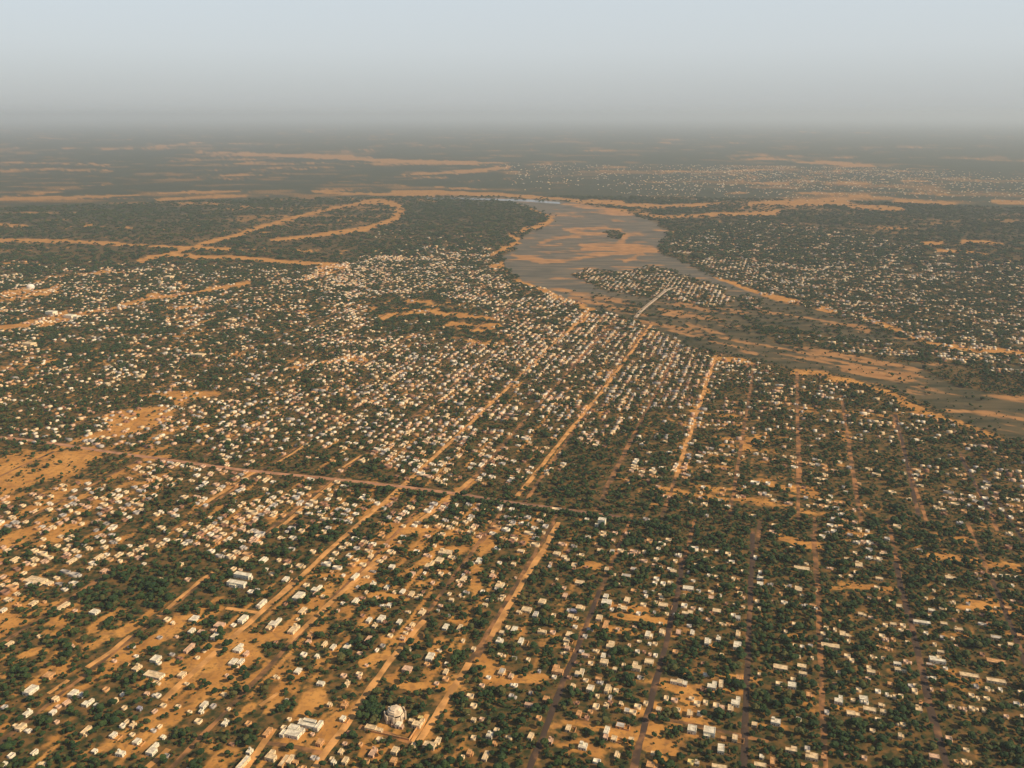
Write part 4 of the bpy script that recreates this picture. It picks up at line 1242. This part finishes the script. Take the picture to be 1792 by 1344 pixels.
face_n = []
for px, py, w, h, key, form in EXTRA_HOUSES:
    x, y = at(px, py + 3)
    add_house(x, y, rh.uniform(5, 8), rh.uniform(5, 8), 3.2, PAL[key], -GA); face_n.append(13)
    occupy(x, y, 5, 5)
for (r0, r1, mean, seed) in ((760, 1750, 1.0, 41), (1750, 4300, 1.0, 42), (4300, 8500, 1.0, 43), (8500, 12500, 1.0, 44)):
    area = math.radians(74) / 2 * (r1 * r1 - r0 * r0)
    dmax = {41: 62, 42: 96, 43: 28, 44: 8}[seed]
    n_try = int(area / 1e4 * dmax)
    X, Y, g = scatter(n_try, r0, r1, seed)
    if seed < 43:
        # plots stand in rows: beside the lanes in the old town, along the cross lanes elsewhere
        qx, qy, _ = proj(X, Y)
        s, t = to_grid(X, Y)
        k_ = (1393 - qx) / np.maximum(qy - 200, 4)
        rw = LANE / 2
        s_row = (np.floor((s - S_ZERO) / rw) + .5) * rw + S_ZERO + g.normal(0, 1.3, n_try)
        t_row = np.floor(t / 25) * 25 + g.normal(0, 2.0, n_try)
        lf = k_ > .3
        s = np.where(lf, s_row, s); t = np.where(lf, t, t_row)
        X, Y = from_grid(s, t)
    _, rv, _, _, hs, px, py = cover(X, Y)
    s, t = to_grid(X, Y)
    clump = sstep(.38, .62, fbm(s / 70, t / 70, 81, 3)) * 1.15 + .22
    rowm = np.where(kval_arr := (1393 - px) < .3 * (py - 200), .35 + 1.3 * sstep(.45, .6, vnoise(s / 400, t / 26, 83)), 1.0)
    keep = (g.random(n_try) < hs * clump * rowm * (4.2 if seed < 43 else 1.6) / dmax) & (px > -60) & (px < 1852) & (py < 1380) & (rv < .4)
    keep &= ~raster(road_r, X, Y) & ~raster(occ_r, X, Y)
    cells = Cells(16.0)
    for i in np.nonzero(keep)[0]:
        x, y = float(X[i]), float(Y[i])
        if seed < 43 and any((x - a) ** 2 + (y - b) ** 2 < (r + 4.0) ** 2 for a, b, r in cells.near(x, y)):
            continue
        near = seed == 41 and py[i] > 985 and hs[i] < 5
        key = PALK[int(g.random() * len(PALK))]
        base = np.array(PAL[key]) * g.uniform(.82, 1.04)
        u_ = g.random()
        if u_ < .10: base = np.array((.34, .18, .11)) * g.uniform(.7, 1.1)
        elif u_ < .16: base = np.array((.40, .37, .33)) * g.uniform(.7, 1.1)
        if near:
            W, D, z = g.uniform(3.5, 6.5), g.uniform(3.5, 6.5), g.uniform(2.4, 3.2)
        else:
            W, D, z = g.uniform(5, 9.6), g.uniform(5, 9), g.uniform(2.8, 4.4)
            if g.random() < .08: W *= 1.7; z += 1
        if seed >= 43:
            W *= 1.15; D *= 1.25; z *= 1.1
        if seed == 44: W *= 1.25; D *= 1.4; z *= 1.1
        if hs[i] > 15: base = base * .86
        cells.add(x, y, max(W, D) / 2)
        rot = -GA + g.normal(0, .05)
        if seed < 42:
            add_house(x, y, W, D, z, base, rot); face_n.append(13)
        else:
            add_far(x, y, W, D, z, base, rot); face_n.append(5)
        if seed < 43:
            occupy(x, y, W / 2, D / 2)
            if g.random() < (.5 if not near else .25):
                dx = (W / 2 + 2.2) * (1 if g.random() < .5 else -1)
                c, s2 = math.cos(rot), math.sin(rot)
                add_far(x + dx * c, y + dx * s2 + g.uniform(-1, 1), 4.0, D * .7, z * .75, base * g.uniform(.8, 1.1), rot); face_n.append(5)
me = mesh_np("town_houses", town_v, town_f, M_town)
ca = me.color_attributes.new("tint", 'FLOAT_COLOR', 'CORNER')
cc = np.repeat(np.array(town_c, np.float32), np.array(face_n) * 4, axis=0)
cc = np.column_stack([np.clip(cc, 0, .85), np.ones(len(cc), np.float32)]).astype(np.float32)
ca.data.foreach_set("color", cc.ravel())
tag(link("town_houses", me), kind='stuff')
print("town houses:", len(town_c))

# ------------------------------------------------------------------ trees
def crown_mesh(seed, lumps, flat, spread, leaves, r0, r1):
    g = np.random.default_rng(seed)
    bm = bmesh.new()
    for i in range(lumps):
        a = g.uniform(0, 6.28); rad = spread * math.sqrt(g.random()) if i else 0
        r = g.uniform(r0, r1) * (1.0 if i else 1.15)
        q = bmesh.ops.create_icosphere(bm, subdivisions=2, radius=r)
        off = Vector((rad * math.cos(a), rad * math.sin(a), g.uniform(.28, .62) * (1.25 if i == 0 else 1)))
        for v in q['verts']:
            n = v.co.normalized()
            f = 1 + .34 * (float(vnoise(np.array(n.x * 3.1 + seed + i * 5), np.array(n.y * 3.1 + n.z * 4.7), seed)) - .5) * 2
            v.co = Vector((v.co.x * f, v.co.y * f, v.co.z * f * flat)) + off
    src = [(v.co.copy(), v.normal.copy()) for v in bm.verts]
    bm.normal_update()
    src = [(v.co.copy(), v.normal.copy()) for v in bm.verts]
    for i in range(leaves):
        p, n = src[int(g.random() * len(src))]
        p = p + n * g.uniform(0, .09)
        t = Vector(g.normal(0, 1, 3)).normalized(); b = n.cross(t)
        if b.length < .1: continue
        b.normalize(); t = b.cross(n + t * .6).normalized()
        s = g.uniform(.05, .12)
        vs = [bm.verts.new(p + t * s * u + b * s * w * .8) for u, w in ((-1, -1), (1, -.6), (.8, 1), (-.7, .9))]
        bm.faces.new(vs)
    me = bpy.data.meshes.new("tree_crown")
    bm.to_mesh(me); bm.free()
    me.materials.append(M_leaf)
    return me


# unit crowns: about two across
near_crowns = [crown_mesh(101 + i, 4 + i % 3, .74 + .06 * (i % 2), .58, 130, .40, .62) for i in range(6)]
lib = bpy.data.collections.new("tree_library")
for i in range(6):
    o = bpy.data.objects.new("canopy_%d" % i, crown_mesh(201 + i, 3 + i % 3, .78, .55, 50, .42, .62)); lib.objects.link(o)
lib2 = bpy.data.collections.new("grove_library")
for i in range(5):
    o = bpy.data.objects.new("grove_%d" % i, crown_mesh(301 + i, 7, .55, 1.1, 40, .28, .45)); lib2.objects.link(o)

tr_m = MB(); prev = ngon(7, .24, 0)
for r, z, ox in ((.17, .9, .03), (.13, 1.8, .10), (.08, 2.8, .16)):
    cur = [(px_ + ox, py_, z) for px_, py_, _ in ngon(7, r, z)]
    tr_m.ring(prev, cur); prev = cur
for a in (.4, 2.4, 4.4):
    p0 = (.1, 0, 1.7); p1 = (.1 + 1.1 * math.cos(a), 1.1 * math.sin(a), 3.0)
    q0 = [(p0[0] + .07 * math.cos(t), p0[1] + .07 * math.sin(t), p0[2]) for t in (0, 2.1, 4.2)]
    q1 = [(p1[0] + .03 * math.cos(t), p1[1] + .03 * math.sin(t), p1[2]) for t in (0, 2.1, 4.2)]
    tr_m.ring(q0, q1)
trunk_me = tr_m.mesh("tree_trunk", M_bark)

TP = []      # x, y, radius
for r0, r1, per, seed in ((740, 1500, 25., 61), (1500, 2600, 36., 62)):
    n = int(math.radians(74) / 2 * (r1 * r1 - r0 * r0) / per)
    X, Y, g = scatter(n, r0, r1, seed)
    bare, rv, _, td, _, px, py = cover(X, Y)
    s, t = to_grid(X, Y)
    cl = .35 + .9 * sstep(.36, .60, fbm(X / 22, Y / 22, 91, 3))
    keep = (g.random(n) < td * (1 - .92 * bare) * cl * (1 - rv * .93)) & (px > -90) & (px < 1880) & (py < 1400)
    rad = np.clip(g.gamma(4.2, .55, n), 1.0, 6.0) + 1.6 * (g.random(n) < .06)
    for dx, dy in ((0, 0), (1.5, 1), (-1.5, -1)):
        keep &= ~raster(road_r, X + dx, Y + dy)
    keep &= ~raster(occ_r, X, Y) & ~raster(occ_r, X + 2, Y) & ~raster(occ_r, X, Y - 2) & ~raster(occ_r, X, Y - 4)
    TP.append(np.column_stack([X, Y, rad])[keep])
TP = np.concatenate(TP)
# trees along the hall compound and the cross road
extra = []
g = np.random.default_rng(66)
for cx_, cy_, n, sp in ((657, 1248, 44, 10), (648, 1240, 18, 8), (672, 1266, 8, 8), (738, 1302, 12, 7), (690, 1268, 5, 5)):
    for _ in range(n):
        x, y = at(cx_ + g.normal(0, sp), cy_ + g.normal(0, sp * .45))
        if not raster(occ_r, np.array([x]), np.array([y]))[0] and not raster(road_r, np.array([x]), np.array([y]))[0]:
            extra.append((x, y, g.uniform(2.6, 4.6)))
for f in np.linspace(0, 1, 190):
    px_ = 600 + 560 * f
    py_ = np.interp(px_, [600, 705, 800, 900, 1000, 1090, 1200], [840, 852, 864, 880, 893, 905, 921]) + 8.5
    x, y = at(px_, py_)
    if not raster(road_r, np.array([x]), np.array([y]))[0]:
        extra.append((x + g.normal(0, 2), y + g.normal(0, 2), g.uniform(3, 4.6)))
TP = np.concatenate([TP, np.array(extra)])
order = np.argsort(np.hypot(TP[:, 0], TP[:, 1]))
TP = TP[order]
ppx, ppy, _ = proj(TP[:, 0], TP[:, 1])
inview = (ppx > 2) & (ppx < 1790) & (ppy < 1341)
idx = np.nonzero(inview)[0][:300]
single = np.zeros(len(TP), bool); single[idx] = True
tlist = []
for i in idx:
    x, y, r = TP[i]
    e = empty("tree", (float(x), float(y), 0), float(g.uniform(0, 6.28)))
    r = float(r)
    o = link("trunk", trunk_me, None, e); o.scale = (.9, .9, r * .32)
    cm = link("crown", near_crowns[int(g.random() * 6)], None, e)
    cm.location = (0, 0, r * .62); cm.scale = (r, r, r * float(g.uniform(.85, 1.15)))
    n = strip_n(kval(float(ppx[i]), float(ppy[i])))
    size = "small bushy" if r < 2.5 else ("mid-sized" if r < 3.4 else "broad")
    tlist.append((e, size, n, float(to_grid(x, y)[1])))
by_look = {}
for b in tlist:
    by_look.setdefault((b[1], b[2]), []).append(b)
for (size, n), lst in by_look.items():
    lst.sort(key=lambda b: b[3])
    for i, b in enumerate(lst):
        nm = size + " dark green tree"
        lab = nm + " " + SHORT[n] if len(lst) == 1 else (("lowest" if i == 0 else ordinal(i + 1)) + " " + nm + (" up" if i else "") + " " + SHORT[n])
        tag(b[0], lab, "tree", "trees along the lower edge")


def scatter_object(name, P, coll, nvar, zf):
    """one object whose points each carry a crown"""
    n = len(P)
    me = bpy.data.meshes.new(name)
    me.vertices.add(n)
    me.vertices.foreach_set("co", np.column_stack([P[:, 0], P[:, 1], P[:, 2] * zf]).astype(np.float32).ravel())
    g = np.random.default_rng(n)
    a = me.attributes.new("size", 'FLOAT', 'POINT'); a.data.foreach_set("value", P[:, 2].astype(np.float32))
    a = me.attributes.new("turn", 'FLOAT', 'POINT'); a.data.foreach_set("value", g.uniform(0, 6.28, n).astype(np.float32))
    a = me.attributes.new("kind_index", 'INT', 'POINT'); a.data.foreach_set("value", g.integers(0, nvar, n).astype(np.int32))
    o = bpy.data.objects.new(name, me); COL.objects.link(o)
    ng = bpy.data.node_groups.new(name, 'GeometryNodeTree')
    ng.interface.new_socket("Geometry", in_out='INPUT', socket_type='NodeSocketGeometry')
    ng.interface.new_socket("Geometry", in_out='OUTPUT', socket_type='NodeSocketGeometry')
    gi = ng.nodes.new("NodeGroupInput"); go = ng.nodes.new("NodeGroupOutput")
    ci = ng.nodes.new("GeometryNodeCollectionInfo"); ci.inputs['Collection'].default_value = coll
    ci.inputs['Separate Children'].default_value = True; ci.inputs['Reset Children'].default_value = True
    ip = ng.nodes.new("GeometryNodeInstanceOnPoints"); ip.inputs['Pick Instance'].default_value = True

    def na(nm, tp):
        q = ng.nodes.new("GeometryNodeInputNamedAttribute"); q.data_type = tp; q.inputs['Name'].default_value = nm
        return next(s for s in q.outputs if s.enabled and s.name == 'Attribute')
    cx = ng.nodes.new("ShaderNodeCombineXYZ"); ng.links.new(na("turn", 'FLOAT'), cx.inputs['Z'])
    L = ng.links.new
    L(gi.outputs[0], ip.inputs['Points']); L(ci.outputs[0], ip.inputs['Instance'])
    L(na("kind_index", 'INT'), ip.inputs['Instance Index']); L(cx.outputs[0], ip.inputs['Rotation']); L(na("size", 'FLOAT'), ip.inputs['Scale'])
    L(ip.outputs[0], go.inputs[0])
    md = o.modifiers.new("scatter", 'NODES'); md.node_group = ng
    return tag(o, kind='stuff')


rest = TP[~single]
scatter_object("trees", rest, lib, 6, .62)
GP = []
for r0, r1, per, rad0, rad1, seed in ((2600, 4200, 120., 4.0, 7.5, 71), (4200, 7500, 460., 7., 13., 72)):
    n = int(math.radians(72) / 2 * (r1 * r1 - r0 * r0) / per)
    X, Y, g2 = scatter(n, r0, r1, seed)
    bare, rv, _, td, hs, px, py = cover(X, Y)
    cl = .4 + .8 * sstep(.36, .60, fbm(X / 40, Y / 40, 93, 3))
    keep = (g2.random(n) < td * (1 - .97 * bare) * cl * (1 - rv * (1 - .22 * OLIVE[0]))) & (px > -70) & (px < 1860)
    keep &= ~raster(road_r, X, Y) & ~raster(occ_r, X, Y) & ~raster(occ_r, X, Y - 4) & ~raster(occ_r, X, Y - 8)
    GP.append(np.column_stack([X, Y, g2.uniform(rad0, rad1, n)])[keep])
GP = np.concatenate(GP)
scatter_object("far_groves", GP, lib2, 5, .1)
print("trees:", len(TP), "groves:", len(GP))
